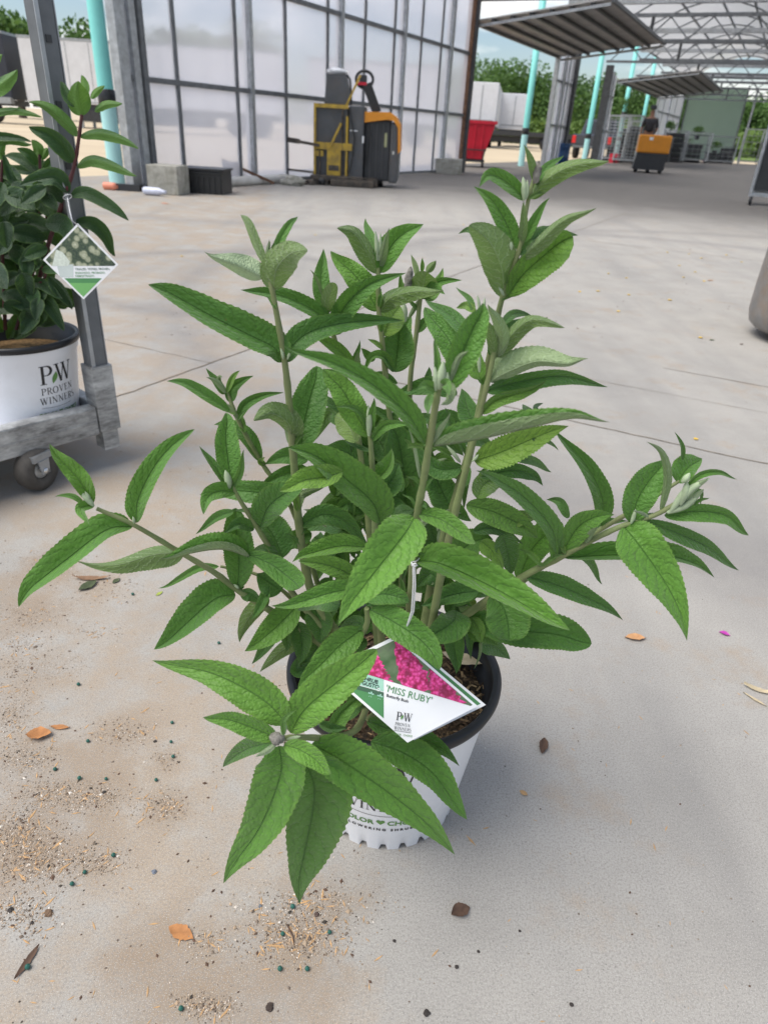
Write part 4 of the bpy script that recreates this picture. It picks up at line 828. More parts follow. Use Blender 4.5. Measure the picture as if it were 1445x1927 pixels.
def pot_print(p, th, h, r0, r1, zc, k=1.0, extra=True):
    w_ = lambda mb, z, o=.0007: wrap(mb, th, z, h, r0, r1, o)
    a = shift(serif('P', .034 * k, stretch=1.05), -.021 * k, 0); b = shift(serif('W', .034 * k, stretch=1.0), .014 * k, 0)
    mb = MB(); mb.add(a.v, a.f); mb.add(b.v, b.f); w_(mb, zc); mb.build('emblem_letters', 'ink', p)
    w_(shift(leaf_shape(.006 * k, .021 * k), -.006 * k, .010 * k), zc, .0010).build('emblem_leaf', 'inkgreen', p)
    w_(serif('PROVEN', .0125 * k, .12), zc - .019 * k).build('lettering', 'ink', p); w_(serif('WINNERS', .0125 * k, .10), zc - .037 * k).build('lettering', 'ink', p)
    ln = MB(); stroke(ln, [(-.034 * k + .068 * k * i / 16, .0022 * k * math.cos((i / 16 - .5) * 3.1) * -1) for i in range(15)], .0009, 1, 1, 0, 0, 1); w_(ln, zc - .043 * k).build('underline', 'ink', p)
    w_(shift(text_mb('COLOR', .0098 * k, .0004), -.0235 * k, 0), zc - .060 * k).build('lettering', 'inkgreen', p)
    w_(shift(text_mb('CHOICE', .0098 * k, .0004), .0245 * k, 0), zc - .060 * k).build('lettering', 'inkgreen', p)
    ht = MB(); pts = [(0, -.0035), (.0042, .001), (.0036, .0035), (.0015, .004), (0, .0025), (-.0015, .004), (-.0036, .0035), (-.0042, .001)]; ht.add([(x * k, y * k + .004 * k, 0) for x, y in pts], [tuple(range(8))]); w_(ht, zc - .060 * k).build('heart', 'inkgreen', p)
    w_(text_mb('F L O W E R I N G   S H R U B S', .0052 * k, .0003), zc - .070 * k).build('lettering', 'ink', p)
PH_, PR0, PR1 = .240, .102, .135
PC = G(742, 1256, PH_); PC.z = 0
bush = thing('potted_butterfly_bush', 'large green butterfly bush in a white nursery pot at the centre of the floor', 'potted shrub', PC)
main_pot = pot(bush, PH_, PR0, PR1)
th = math.atan2(-PC.y, -PC.x) - .02
pot_print(main_pot, th, PH_, PR0, PR1, .149, 1.42)
sl = MB(); sl.lathe([(0, .207), (.05, .205), (.10, .202), (.128, .199)], 40)
for v in sl.v: v.z += .004 * noise.noise(v * 30)
soil = sl.build('soil', 'soil', bush)
bk = MB(); rk = random.Random(9)
for i in range(900):
    a, r = rk.uniform(0, 6.28), .124 * rk.random() ** .5; p = Vector((r * math.cos(a), r * math.sin(a), .205 + rk.uniform(0, .006))); d = Vector((rk.gauss(0, 1), rk.gauss(0, 1), rk.gauss(0, .35))).normalized() * rk.uniform(.002, .007); nn_ = d.cross(Vector((0, 0, 1))).normalized() * rk.uniform(.0006, .0018)
    bk.add([p - d - nn_, p + d - nn_, p + d + nn_, p - d + nn_], [(0, 1, 2, 3)])
qb = NT('bark slivers'); gg = qb.n('ShaderNodeNewGeometry'); qb.l(qb.ramp(gg.outputs['Random Per Island'], [(0.0, (.02, .013, .008)), (.6, (.09, .055, .03)), (1.0, (.34, .24, .13))]), qb.b.inputs['Base Color']); qb.b.inputs['Roughness'].default_value = .9
o = bk.build('bark_mulch', qb.m, bush); o['kind'] = 'stuff'
# hydrangea pot on the cart deck
DZ = .128
yy = 1.4
while (P(30, 628, yy) - Vector((pb.x, pb.y, P(30, 628, yy).z))).dot(rpv) < .146: yy += .005
HC = P(30, 628, yy); HPH = HC.z - DZ; HC.z = DZ
hyd = thing('potted_hydrangea', 'dark green hydrangea in a white nursery pot standing on the left cart', 'potted shrub', HC)
hp = pot(hyd, HPH, .118, .144, False, True)
pot_print(hp, math.atan2(-HC.y, -HC.x) + .58, HPH, .118, .144, HPH * .56, 1.45)
MB().lathe([(0, HPH - .045), (.06, HPH - .047), (.134, HPH - .049)], 32).build('soil', pmat('tan bark soil', (.20, .12, .05), .95, 0, .6, 120, .6), hyd)
#@@leaves
# ------------------------------------------------------------------ stems and leaves traced as separate shoots
def spline(pts, n):
    k = len(pts); out = []
    for i in range(n + 1):
        u = i / n * (k - 1); j = min(int(u), k - 2); f = u - j
        p0, p1, p2, p3 = pts[max(j - 1, 0)], pts[j], pts[j + 1], pts[min(j + 2, k - 1)]
        if j == 0: p0 = tuple(2 * a - b for a, b in zip(p1, p2))
        if j == k - 2: p3 = tuple(2 * a - b for a, b in zip(p2, p1))
        out.append(tuple(.5 * (2 * b + (c - a) * f + (2 * a - 5 * b + 4 * c - d) * f * f + (-a + 3 * b - 3 * c + d) * f ** 3) for a, b, c, d in zip(p0, p1, p2, p3)))
    return out
class Plant:
    def __init__(s, root, off, leafmat, stemmat, seed):
        s.root, s.off, s.lm, s.sm_ = root, off, leafmat, stemmat; s.st = {}; s.leaves = []; s.r = random.Random(seed); s.obj = {}
    def stem(s, key, pts, rpx0, rpx1):                 # pts (px, py, Y) from root to tip
        q_ = spline(pts, max(8, 5 * len(pts))); P3 = [P(*p) for p in q_]; n = len(P3)
        rs = [.84 * (1 + .16 * max(0, math.sin(i * 1.26)) ** 6) * (rpx0 + (rpx1 - rpx0) * i / (n - 1)) * dep(P3[i]) / FPX for i in range(n)]
        mb = MB().tube(P3, rs, 10); s.st[key] = q_
        s.obj[key] = mb.build('stem', s.sm_, s.root, s.off); return P3
    def node(s, key, x, y, r=1.6):                     # a swollen joint with two pale axil buds is left to leaves()
        pass
    def yat(s, key, x, y):
        return min(s.st[key], key=lambda p: (p[0] - x) ** 2 + (p[1] - y) ** 2)[2]
    def leaf(s, key, pts, wl, wr, dY=0.0, side='u', lite=.35, yel=0.0, pk=.36, Y0=None, serr=.028, fold=1.0, wav=.09):
        y0 = s.yat(key, *pts[0]) if Y0 is None else Y0
        n = 60 if max(abs(wl), abs(wr)) > 10 else 22
        if len(pts) == 2: pts = [pts[0], ((pts[0][0] + pts[1][0]) / 2 + (pts[1][1] - pts[0][1]) * .03, (pts[0][1] + pts[1][1]) / 2 - (pts[1][0] - pts[0][0]) * .03), pts[1]]
        q_ = spline([tuple(p) for p in pts], n); LL = math.hypot(pts[-1][0] - pts[0][0], pts[-1][1] - pts[0][1]); ck = s.r.choice((-1, 1)) * s.r.uniform(.01, .055) * LL
        ux, uy = (pts[-1][0] - pts[0][0]) / LL, (pts[-1][1] - pts[0][1]) / LL
        q_ = [(x - uy * ck * max(0, (i / n - .78) / .22) ** 2, y + ux * ck * max(0, (i / n - .78) / .22) ** 2) for i, (x, y) in enumerate(q_)]; al = .56; be = al * (1 - pk) / pk
        nm = (pk ** al) * ((1 - pk) ** be)
        mb = MB(); mb.uv = []; mb.tint = []; vs = []; ph = s.r.uniform(0, 9); Wm = max(abs(wl), abs(wr)) * 1.16
        cols = (-1, -.66, -.33, 0, .33, .66, 1); sd = s.r.random()
        for i, (x, y) in enumerate(q_):
            tt = i / n; Y = y0 + dY * (tt ** 1.15); p = P(x, y, Y); sc_ = dep(p) / FPX
            a, b = q_[max(0, i - 1)], q_[min(n, i + 1)]; dx, dy = b[0] - a[0], b[1] - a[1]; L = math.hypot(dx, dy) or 1
            nx, ny = dy / L, -dx / L                    # left-hand side on screen (y down)
            tow = (CAM - p).normalized(); lat = CX * nx - CU * ny
            prof = max(0.0, (max(tt, 1e-4) ** al) * (max(1 - tt, 0) ** be) / nm)
            prof = max(prof, .03 if tt < .06 else 0)
            for c_ in cols:
                w_ = wl if c_ < 0 else wr; ac = abs(c_)
                pw = w_ * prof * ac * sc_; dpt = math.sqrt(max(0, Wm * Wm - w_ * w_)) * prof * ac * sc_ * fold
                e = 1.0
                if ac == 1: e = 1 + serr * (1 if i % 2 else -1) + .04 * noise.noise(Vector((tt * 9, c_ * 3, ph)))
                q = p + lat * (pw * e * (-1 if c_ > 0 else 1))
                z_ = dpt + Wm * prof * sc_ * (.10 * math.sin(math.pi * ac) + wav * ac * ac * math.sin(tt * 15 + ph + c_))
                sg = 1 if side == 'u' else -1
                q += tow * z_ * sg; vs.append(q); mb.uv.append((.5 + .5 * c_, tt)); mb.tint.append((min(1, max(0, lite + s.r.uniform(-.02, .02))), yel, sd))
        m_ = len(cols); fs = []
        for i in range(n):
            for j in range(m_ - 1):
                f = (i * m_ + j, i * m_ + j + 1, (i + 1) * m_ + j + 1, (i + 1) * m_ + j); fs.append(f if side == 'u' else f[::-1])
        mb.add(vs, fs, True); s.leaves.append(((abs(wl) + abs(wr)) * sum(math.hypot(q_[i + 1][0] - q_[i][0], q_[i + 1][1] - q_[i][1]) for i in range(n)), key, mb))
    def bud(s, key, pts, w, mat='pale_bud', dY=0.0):
        y0 = s.yat(key, *pts[0]); q_ = spline([tuple(p) for p in pts] if len(pts) > 2 else [pts[0], ((pts[0][0] + pts[1][0]) / 2 + 1, (pts[0][1] + pts[1][1]) / 2), pts[1]], 10)
        P3 = [P(x, y, y0 + dY * i / 10 - .004) for i, (x, y) in enumerate(q_)]
        rs = [w * (math.sin(math.pi * min(1, (i + 1.2) / 11.5)) ** .8) * dep(P3[i]) / FPX for i in range(11)]
        mb = MB().tube(P3, rs, 10)
        if mat == 'flowerbud':
            for v in mb.v: v += Vector((noise.noise(v * 700), noise.noise(v * 700 + Vector((9, 0, 0))), noise.noise(v * 700 + Vector((0, 9, 0))))) * .0015
        mb.build('flower_bud' if mat == 'flowerbud' else 'leaf_bud', mat, s.obj[key], s.off)
    def finish(s, maxn=98):
        s.leaves.sort(key=lambda a: -a[0]); rest = MB(); rest.uv = []; rest.tint = []
        for i, (ar, key, mb) in enumerate(s.leaves):
            if i < maxn: mb.build('leaf', s.lm, s.obj[key], s.off)
            else: rest.uv += mb.uv; rest.tint += mb.tint; rest.add(mb.v, mb.f, True)
        if rest.v: o = rest.build('small_leaves', s.lm, s.root, s.off); o['kind'] = 'stuff'
#@@bush
BP = Plant(bush, PC, 'leaf', 'stem', 11)
S = BP.stem; L = BP.leaf; BU = BP.bud
S('s1', [(690, 1270, .66), (600, 1140, .655), (575, 1070, .65), (560, 960, .645), (547, 790, .63), (535, 675, .62), (515, 560, .61), (507, 520, .61)], 11, 5.5)
S('s2', [(715, 1260, .69), (700, 1100, .69), (693, 980, .69), (670, 800, .68), (628, 632, .67), (614, 585, .67), (612, 560, .67)], 8, 4.5)
S('s2b', [(720, 1240, .62), (706, 1010, .60), (703, 920, .60), (697, 830, .59), (692, 795, .59)], 8, 4.5)
S('s3', [(745, 1260, .71), (757, 1100, .71), (748, 900, .71), (733, 780, .71), (720, 650, .70), (712, 575, .70), (712, 500, .70)], 8, 5)
S('s4', [(765, 1260, .75), (770, 1050, .76), (768, 850, .77), (772, 715, .77), (783, 630, .77), (792, 550, .77)], 7.5, 5)
S('s5', [(785, 1260, .68), (812, 1100, .67), (838, 1000, .66), (868, 900, .65), (895, 800, .645), (925, 650, .64), (945, 560, .63), (975, 475, .62), (993, 380, .62), (1006, 330, .62)], 11, 4)
S('s6', [(800, 1250, .64), (830, 1080, .62), (862, 940, .61), (888, 840, .60), (905, 770, .595), (926, 680, .59), (932, 640, .59)], 10, 5)
S('s7', [(762, 1250, .60), (772, 1140, .56), (778, 1050, .53), (785, 970, .51), (795, 915, .50), (806, 845, .49), (818, 770, .485), (826, 725, .48)], 9.5, 8)
S('s8', [(800, 1215, .67), (880, 1155, .65), (985, 1085, .62), (1055, 1048, .60), (1110, 1018, .59), (1170, 990, .585), (1235, 968, .58), (1290, 935, .575)], 9, 5)
S('s9', [(830, 1200, .72), (960, 1110, .72), (1055, 1042, .71), (1130, 996, .70), (1200, 955, .69), (1278, 905, .69)], 8, 4)
S('s10', [(680, 1265, .67), (580, 1195, .66), (510, 1150, .65), (447, 1110, .64), (400, 1075, .63), (340, 1040, .62), (252, 988, .60), (182, 957, .59)], 9, 4.5)
S('s11', [(640, 1230, .70), (585, 1060, .70), (553, 965, .70), (520, 910, .69), (492, 870, .69), (450, 795, .68), (430, 745, .68), (420, 735, .68)], 6.5, 4)
S('s12', [(650, 1220, .66), (560, 1130, .65), (515, 1045, .64), (482, 990, .63), (445, 930, .62), (432, 900, .62)], 8, 4)
S('s13', [(705, 1285, .60), (690, 1330, .56), (668, 1375, .50), (620, 1388, .465), (560, 1388, .43), (524, 1391, .415)], 8, 6.5)
S('s14', [(640, 1270, .58), (655, 1240, .57), (676, 1202, .56), (691, 1172, .555), (690, 1145, .55)], 8, 6)
S('s15', [(650, 1250, .69), (600, 1180, .69), (530, 1110, .68), (480, 1080, .68), (415, 1066, .67)], 6, 3)
S('s16', [(780, 1290, .62), (720, 1330, .58), (690, 1355, .56)], 6, 5)
# --- s1 top and first node
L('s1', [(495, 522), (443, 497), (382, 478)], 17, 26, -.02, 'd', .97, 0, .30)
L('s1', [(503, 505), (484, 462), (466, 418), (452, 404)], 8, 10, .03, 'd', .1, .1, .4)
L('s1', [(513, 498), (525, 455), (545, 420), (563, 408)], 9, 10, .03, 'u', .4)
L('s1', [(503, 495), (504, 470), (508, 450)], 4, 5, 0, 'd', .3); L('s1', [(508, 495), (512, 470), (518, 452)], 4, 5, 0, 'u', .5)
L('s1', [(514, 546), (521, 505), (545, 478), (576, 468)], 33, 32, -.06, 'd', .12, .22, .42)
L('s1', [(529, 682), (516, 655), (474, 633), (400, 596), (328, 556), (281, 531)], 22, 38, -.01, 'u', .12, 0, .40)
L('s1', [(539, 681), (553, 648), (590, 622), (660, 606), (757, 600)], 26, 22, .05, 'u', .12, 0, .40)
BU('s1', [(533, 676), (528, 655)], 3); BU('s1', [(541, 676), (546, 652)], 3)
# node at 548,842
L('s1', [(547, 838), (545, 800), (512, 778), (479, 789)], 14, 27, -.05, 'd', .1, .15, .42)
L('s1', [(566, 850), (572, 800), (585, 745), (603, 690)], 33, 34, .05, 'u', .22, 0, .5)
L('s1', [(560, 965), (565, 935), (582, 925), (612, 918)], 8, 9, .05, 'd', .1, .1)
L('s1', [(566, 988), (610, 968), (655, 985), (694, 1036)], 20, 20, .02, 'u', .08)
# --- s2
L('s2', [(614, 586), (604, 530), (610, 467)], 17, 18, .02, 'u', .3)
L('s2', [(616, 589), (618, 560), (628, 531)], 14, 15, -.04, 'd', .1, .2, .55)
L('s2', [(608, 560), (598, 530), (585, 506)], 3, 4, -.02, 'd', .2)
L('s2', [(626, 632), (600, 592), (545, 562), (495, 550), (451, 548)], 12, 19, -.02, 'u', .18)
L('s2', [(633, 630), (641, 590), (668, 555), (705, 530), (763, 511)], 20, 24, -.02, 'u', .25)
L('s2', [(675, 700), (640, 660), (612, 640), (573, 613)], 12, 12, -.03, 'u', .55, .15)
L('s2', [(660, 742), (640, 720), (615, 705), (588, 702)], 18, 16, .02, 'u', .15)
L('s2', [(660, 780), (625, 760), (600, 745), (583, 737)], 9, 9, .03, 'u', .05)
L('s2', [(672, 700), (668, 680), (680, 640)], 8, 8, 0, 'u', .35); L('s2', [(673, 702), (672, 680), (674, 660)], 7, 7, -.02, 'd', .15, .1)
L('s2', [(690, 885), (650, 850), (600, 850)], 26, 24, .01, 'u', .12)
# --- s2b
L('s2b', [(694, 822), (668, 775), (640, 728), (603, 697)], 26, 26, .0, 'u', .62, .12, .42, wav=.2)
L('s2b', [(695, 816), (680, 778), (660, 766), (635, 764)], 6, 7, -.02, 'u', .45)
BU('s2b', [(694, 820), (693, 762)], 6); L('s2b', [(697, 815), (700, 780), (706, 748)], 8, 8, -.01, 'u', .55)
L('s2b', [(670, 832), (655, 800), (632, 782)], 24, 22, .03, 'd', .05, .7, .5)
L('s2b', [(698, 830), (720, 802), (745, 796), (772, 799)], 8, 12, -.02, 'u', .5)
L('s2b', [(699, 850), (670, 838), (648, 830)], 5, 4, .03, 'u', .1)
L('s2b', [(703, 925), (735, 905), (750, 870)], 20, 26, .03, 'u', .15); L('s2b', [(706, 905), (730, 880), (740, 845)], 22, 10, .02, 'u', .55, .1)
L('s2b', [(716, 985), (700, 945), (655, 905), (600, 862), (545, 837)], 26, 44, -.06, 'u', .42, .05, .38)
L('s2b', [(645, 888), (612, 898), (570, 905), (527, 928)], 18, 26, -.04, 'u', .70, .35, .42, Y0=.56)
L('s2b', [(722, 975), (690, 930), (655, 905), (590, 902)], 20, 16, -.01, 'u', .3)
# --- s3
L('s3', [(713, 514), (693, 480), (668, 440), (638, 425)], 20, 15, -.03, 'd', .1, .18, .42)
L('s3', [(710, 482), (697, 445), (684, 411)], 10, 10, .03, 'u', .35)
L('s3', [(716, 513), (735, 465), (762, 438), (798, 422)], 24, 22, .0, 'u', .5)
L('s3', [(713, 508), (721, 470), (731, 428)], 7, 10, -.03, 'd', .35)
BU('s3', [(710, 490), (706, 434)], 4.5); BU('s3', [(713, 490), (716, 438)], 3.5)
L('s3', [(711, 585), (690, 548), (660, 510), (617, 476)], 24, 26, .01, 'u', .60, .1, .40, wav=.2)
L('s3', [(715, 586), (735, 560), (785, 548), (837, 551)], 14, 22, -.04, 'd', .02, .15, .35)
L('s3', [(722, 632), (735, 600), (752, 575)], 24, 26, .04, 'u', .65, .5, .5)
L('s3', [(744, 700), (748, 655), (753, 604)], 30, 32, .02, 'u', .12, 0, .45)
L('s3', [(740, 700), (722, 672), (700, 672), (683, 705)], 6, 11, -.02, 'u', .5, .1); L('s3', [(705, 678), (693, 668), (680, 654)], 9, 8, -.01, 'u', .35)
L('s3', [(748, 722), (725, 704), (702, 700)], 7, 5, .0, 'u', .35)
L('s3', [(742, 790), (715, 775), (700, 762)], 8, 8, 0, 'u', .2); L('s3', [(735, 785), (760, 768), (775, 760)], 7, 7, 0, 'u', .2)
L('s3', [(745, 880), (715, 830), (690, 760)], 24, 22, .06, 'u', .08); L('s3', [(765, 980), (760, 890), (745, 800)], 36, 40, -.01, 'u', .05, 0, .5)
# --- s4
L('s4', [(790, 562), (796, 538), (800, 510)], 26, 28, -.03, 'd', .05, .45, .5)
L('s4', [(796, 560), (815, 545), (836, 505)], 13, 15, .04, 'u', .5, .2); L('s4', [(797, 558), (825, 530), (869, 526)], 8, 10, .0, 'u', .45)
L('s4', [(793, 560), (812, 540), (837, 552)], 12, 10, -.03, 'u', .4); L('s4', [(788, 560), (775, 555), (770, 540)], 9, 12, -.03, 'd', .05, .3)
L('s4', [(786, 525), (781, 500), (773, 478)], 5, 6, .01, 'd', .2, .4); L('s4', [(794, 512), (795, 498), (794, 484)], 4, 4, 0, 'u', .7, .2); L('s4', [(803, 512), (812, 500), (821, 490)], 7, 8, 0, 'd', .1, .35)
BU('s4', [(764, 548), (773, 502)], 8, 'flowerbud'); L('s4', [(760, 570), (756, 545), (752, 512)], 7, 7, .0, 'u', .6, .1); L('s4', [(765, 560), (758, 540), (760, 532)], 10, 14, .02, 'd', .1, .4)
L('s4', [(790, 585), (775, 570), (770, 560)], 4, 4, 0, 'u', .3); BU('s4', [(762, 605), (758, 565)], 6); L('s4', [(768, 600), (784, 572), (800, 552)], 4, 5, 0, 'd', .3)
L('s4', [(784, 625), (800, 605), (818, 592)], 9, 9, .0, 'u', .2); L('s4', [(768, 660), (760, 625), (775, 590)], 14, 16, .03, 'u', .3)
L('s4', [(860, 742), (820, 726), (780, 730), (742, 742)], 18, 18, .0, 'u', .06); L('s4', [(800, 722), (806, 705), (808, 690)], 6, 7, .01, 'u', .1)
# --- s5 (tall one)
L('s5', [(1000, 374), (1022, 342), (1065, 316), (1110, 306), (1150, 307)], 14, 20, -.02, 'd', .02, .28, .35)
L('s5', [(988, 376), (965, 352), (936, 332), (917, 331), (902, 350)], 14, 18, -.02, 'u', .35, 0, .35)
L('s5', [(1008, 345), (1000, 305), (987, 271)], 8, 8, -.02, 'd', .1, .15); L('s5', [(1010, 342), (1030, 312), (1062, 293)], 8, 8, .02, 'u', .5)
L('s5', [(1008, 348), (1030, 322), (1045, 308)], 6, 6, .02, 'u', .4)
BU('s5', [(1006, 345), (1014, 303)], 7.5, 'flowerbud'); BU('s5', [(986, 376), (984, 332)], 6); BU('s5', [(990, 374), (992, 338)], 4)
L('s5', [(970, 470), (955, 425), (928, 380), (893, 349)], 19, 19, .0, 'u', .42)
L('s5', [(978, 466), (985, 420), (984, 377)], 8, 9, -.03, 'd', .15, .1); L('s5', [(986, 455), (1005, 415), (1031, 369)], 10, 10, .0, 'u', .5)
L('s5', [(978, 488), (1015, 455), (1065, 412), (1125, 393)], 10, 17, -.04, 'd', .15, .2, .35)
L('s5', [(977, 480), (1010, 440), (1040, 425)], 12, 10, .04, 'u', .2)
L('s5', [(948, 560), (945, 510), (925, 460), (887, 421)], 35, 38, -.05, 'd', .2, .30, .47)
L('s5', [(955, 557), (985, 515), (1035, 470), (1073, 440)], 26, 36, .0, 'u', .72, .22, .60)
L('s5', [(950, 465), (905, 450), (885, 432), (863, 437)], 9, 9, .05, 'u', .1); L('s5', [(1000, 450), (1040, 442), (1088, 441)], 14, 8, .05, 'u', .15)
BU('s5', [(962, 470), (958, 450)], 4); BU('s5', [(948, 556), (938, 540)], 3)
L('s5', [(893, 800), (880, 770), (870, 730)], 22, 20, .03, 'u', .05); L('s5', [(880, 860), (850, 800), (840, 765)], 6, 9, .0, 'u', .15)
L('s5', [(870, 880), (820, 880), (780, 835)], 20, 16, .02, 'u', .06); L('s5', [(850, 960), (830, 920), (800, 850)], 28, 30, .02, 'u', .04)
BU('s5', [(866, 870), (840, 838)], 4)
# --- s6
L('s6', [(932, 674), (925, 630), (906, 592)], 12, 12, -.03, 'd', .05); L('s6', [(938, 672), (946, 632), (935, 600), (914, 573)], 14, 13, -.04, 'd', .45, .1)
L('s6', [(936, 672), (958, 635), (1000, 602), (1061, 613)], 12, 20, -.02, 'd', .05, .1, .4)
L('s6', [(945, 625), (980, 612), (1032, 600)], 14, 12, .03, 'u', .12); L('s6', [(945, 608), (968, 590), (1001, 592)], 9, 9, .03, 'u', .15)
L('s6', [(892, 590), (883, 562), (856, 541)], 6, 6, .02, 'u', .3); L('s6', [(895, 585), (877, 574), (858, 580)], 9, 8, .02, 'u', .65, .4); BU('s6', [(902, 585), (898, 555)], 3); BU('s6', [(908, 585), (912, 560)], 3)
L('s6', [(921, 718), (955, 700), (1010, 680), (1070, 684), (1106, 668)], 36, 12, -.05, 'd', .5, .05, .30)
L('s6', [(915, 736), (960, 722), (1040, 708), (1090, 713), (1144, 731)], 14, 20, .05, 'u', .08, 0, .35)
L('s6', [(906, 778), (935, 752), (985, 738), (1031, 721)], 10, 15, .0, 'u', .45, .25)
L('s6', [(904, 714), (893, 680), (890, 637)], 18, 18, .02, 'u', .6, .15); BU('s6', [(902, 700), (898, 655)], 4)
L('s6', [(868, 705), (845, 640), (795, 580)], 24, 25, .03, 'u', .32, 0, .45, wav=.15); L('s6', [(885, 640), (850, 596), (797, 566)], 14, 16, .05, 'u', .08)
L('s6', [(893, 868), (945, 850), (1010, 822), (1069, 798)], 28, 30, .0, 'u', .62, .50, .35, serr=.05)
L('s6', [(905, 898), (960, 885), (1000, 893), (1022, 910)], 14, 15, .02, 'u', .06); L('s6', [(960, 860), (1005, 868), (1037, 891)], 9, 9, .06, 'u', .2); L('s6', [(1000, 826), (1030, 830), (1052, 846)], 4, 5, .06, 'u', .3)
L('s6', [(898, 938), (912, 910), (950, 892)], 20, 24, .05, 'u', .25, .3, .5); L('s6', [(877, 950), (925, 962), (975, 985), (1013, 1010)], 24, 26, .0, 'u', .16, .15, .42)
L('s6', [(950, 985), (985, 975), (1010, 975)], 16, 14, .02, 'u', .2, .4)
BU('s6', [(906, 815), (915, 800), (940, 800)], 4); BU('s6', [(905, 815), (912, 795)], 4)
L('s6', [(1052, 1045), (1035, 990), (985, 935), (940, 905), (900, 881)], 17, 22, -.07, 'u', .30, 0, .35, Y0=.60)
BU('s6', [(888, 868), (900, 855)], 3)
L('s6', [(1005, 780), (990, 770), (983, 760)], 7, 7, .05, 'u', .2); L('s6', [(1012, 780), (1008, 765), (1022, 758)], 5, 5, .05, 'u', .1)
# --- s7 top
L('s7', [(822, 724), (822, 675), (815, 631)], 6, 8, .01, 'u', .55); L('s7', [(838, 732), (852, 700), (866, 670), (885, 661)], 7, 6, -.01, 'd', .55, .1)
BU('s7', [(826, 732), (834, 680)], 9); BU('s7', [(820, 735), (818, 690)], 6); BU('s7', [(836, 733), (842, 700)], 6)
L('s7', [(838, 738), (868, 668), (893, 612), (917, 574)], 25, 32, .01, 'u', .45, 0, .42)
L('s7', [(826, 735), (803, 724), (784, 732)], 9, 10, -.02, 'u', .65); L('s7', [(812, 740), (805, 760), (806, 780)], 8, 8, -.03, 'u', .6)
L('s7', [(828, 730), (845, 730), (843, 752), (828, 762)], 12, 6, -.03, 'd', .3, .1); L('s7', [(832, 728), (840, 722), (846, 745)], 10, 12, -.03, 'u', .6)
L('s7', [(800, 835), (765, 778), (692, 718), (610, 677), (524, 661)], 16, 26, -.04, 'u', .40, 0, .35)
L('s7', [(815, 841), (890, 830), (996, 806), (1082, 788), (1150, 802)], 42, -27, -.03, 'u', .30, .05, .30, fold=.6)
L('s7', [(803, 832), (797, 795), (783, 763)], 6, 5, -.01, 'd', .75); L('s7', [(811, 836), (828, 808), (850, 777)], 6, 6, -.01, 'd', .6)
L('s7', [(798, 840), (775, 838), (765, 845)], 5, 5, -.01, 'u', .7, .3)
L('s7', [(790, 900), (781, 850), (770, 802)], 3, 4, -.02, 'd', .85)
L('s7', [(790, 912), (780, 900), (765, 898)], 4, 4, -.01, 'u', .5); L('s7', [(792, 935), (800, 915), (817, 897)], 6, 5, -.01, 'u', .6); L('s7', [(784, 965), (775, 940), (755, 930)], 3, 3, 0, 'u', .6); L('s7', [(786, 960), (795, 948), (803, 958)], 7, 6, -.01, 'u', .6)
# node 970
L('s7', [(781, 972), (762, 1005), (715, 1065), (672, 1120), (632, 1173)], 42, 48, -.10, 'u', .66, .08, .34)
L('s7', [(787, 966), (830, 978), (870, 1005), (893, 1028)], 20, 17, -.04, 'u', .50, .1, .38)
L('s7', [(783, 1055), (830, 1062), (915, 1100), (1005, 1150), (1071, 1191)], 44, 18, -.07, 'u', .60, .08, .38)
L('s7', [(784, 1045), (800, 1042), (818, 1046)], 3, 3, 0, 'u', .7)
L('s7', [(745, 970), (760, 962), (780, 960)], 14, 12, .03, 'u', .2)
# --- s8 / s9 right branch
L('s9', [(1131, 990), (1132, 935), (1098, 870), (1036, 808)], 17, 22, .0, 'u', .16, 0, .35)
L('s8', [(1054, 1045), (1085, 995), (1115, 975), (1153, 965)], 22, 26, -.02, 'u', .45, .05)
L('s9', [(975, 1092), (1000, 1035), (1035, 1000), (1060, 985)], 28, 28, -.03, 'u', .48, 0, .45)
L('s8', [(990, 1085), (1050, 1102), (1110, 1128), (1175, 1160)], 22, 18, .01, 'u', .10)
L('s8', [(1062, 1050), (1150, 1045), (1250, 1046), (1300, 1058), (1345, 1081)], 28, 9, .03, 'u', .32)
L('s9', [(1078, 1032), (1112, 1060), (1130, 1103)], 9, 8, .03, 'u', .1)
L('s8', [(1173, 990), (1205, 1030), (1258, 1108), (1301, 1201)], 46, 42, -.06, 'u', .58, .05, .34)
L('s8', [(1215, 980), (1290, 1010), (1340, 1035), (1388, 1078)], 16, 17, .03, 'u', .15)
L('s8', [(1250, 970), (1310, 962), (1370, 972), (1407, 1014)], 14, 20, .0, 'u', .33, 0, .4)
L('s8', [(1188, 985), (1200, 940), (1225, 900), (1255, 868)], 30, 32, .02, 'u', .36, 0, .45)
L('s8', [(1243, 965), (1256, 900), (1247, 855), (1222, 830)], 8, 9, -.02, 'd', .25, .1)
L('s9', [(1275, 908), (1295, 880), (1322, 864)], 28, 18, .02, 'u', .35, 0, .4)
L('s9', [(1284, 866), (1284, 840), (1270, 812)], 4, 5, 0, 'u', .2); L('s8', [(1290, 915), (1320, 892), (1355, 888), (1387, 905)], 5, 8, .0, 'u', .4)
for a_ in ([(1255, 965), (1290, 950), (1324, 922)], [(1262, 962), (1285, 930), (1300, 912)], [(1280, 945), (1300, 920), (1335, 900)], [(1280, 950), (1290, 925), (1292, 905)]): BU('s8', a_, 7)
L('s8', [(1278, 945), (1305, 918), (1334, 900)], 8, 8, -.01, 'd', .7); L('s8', [(1260, 962), (1296, 945), (1324, 918)], 9, 9, -.01, 'd', .85); L('s8', [(1305, 950), (1318, 940), (1336, 938)], 3, 4, 0, 'u', .5)
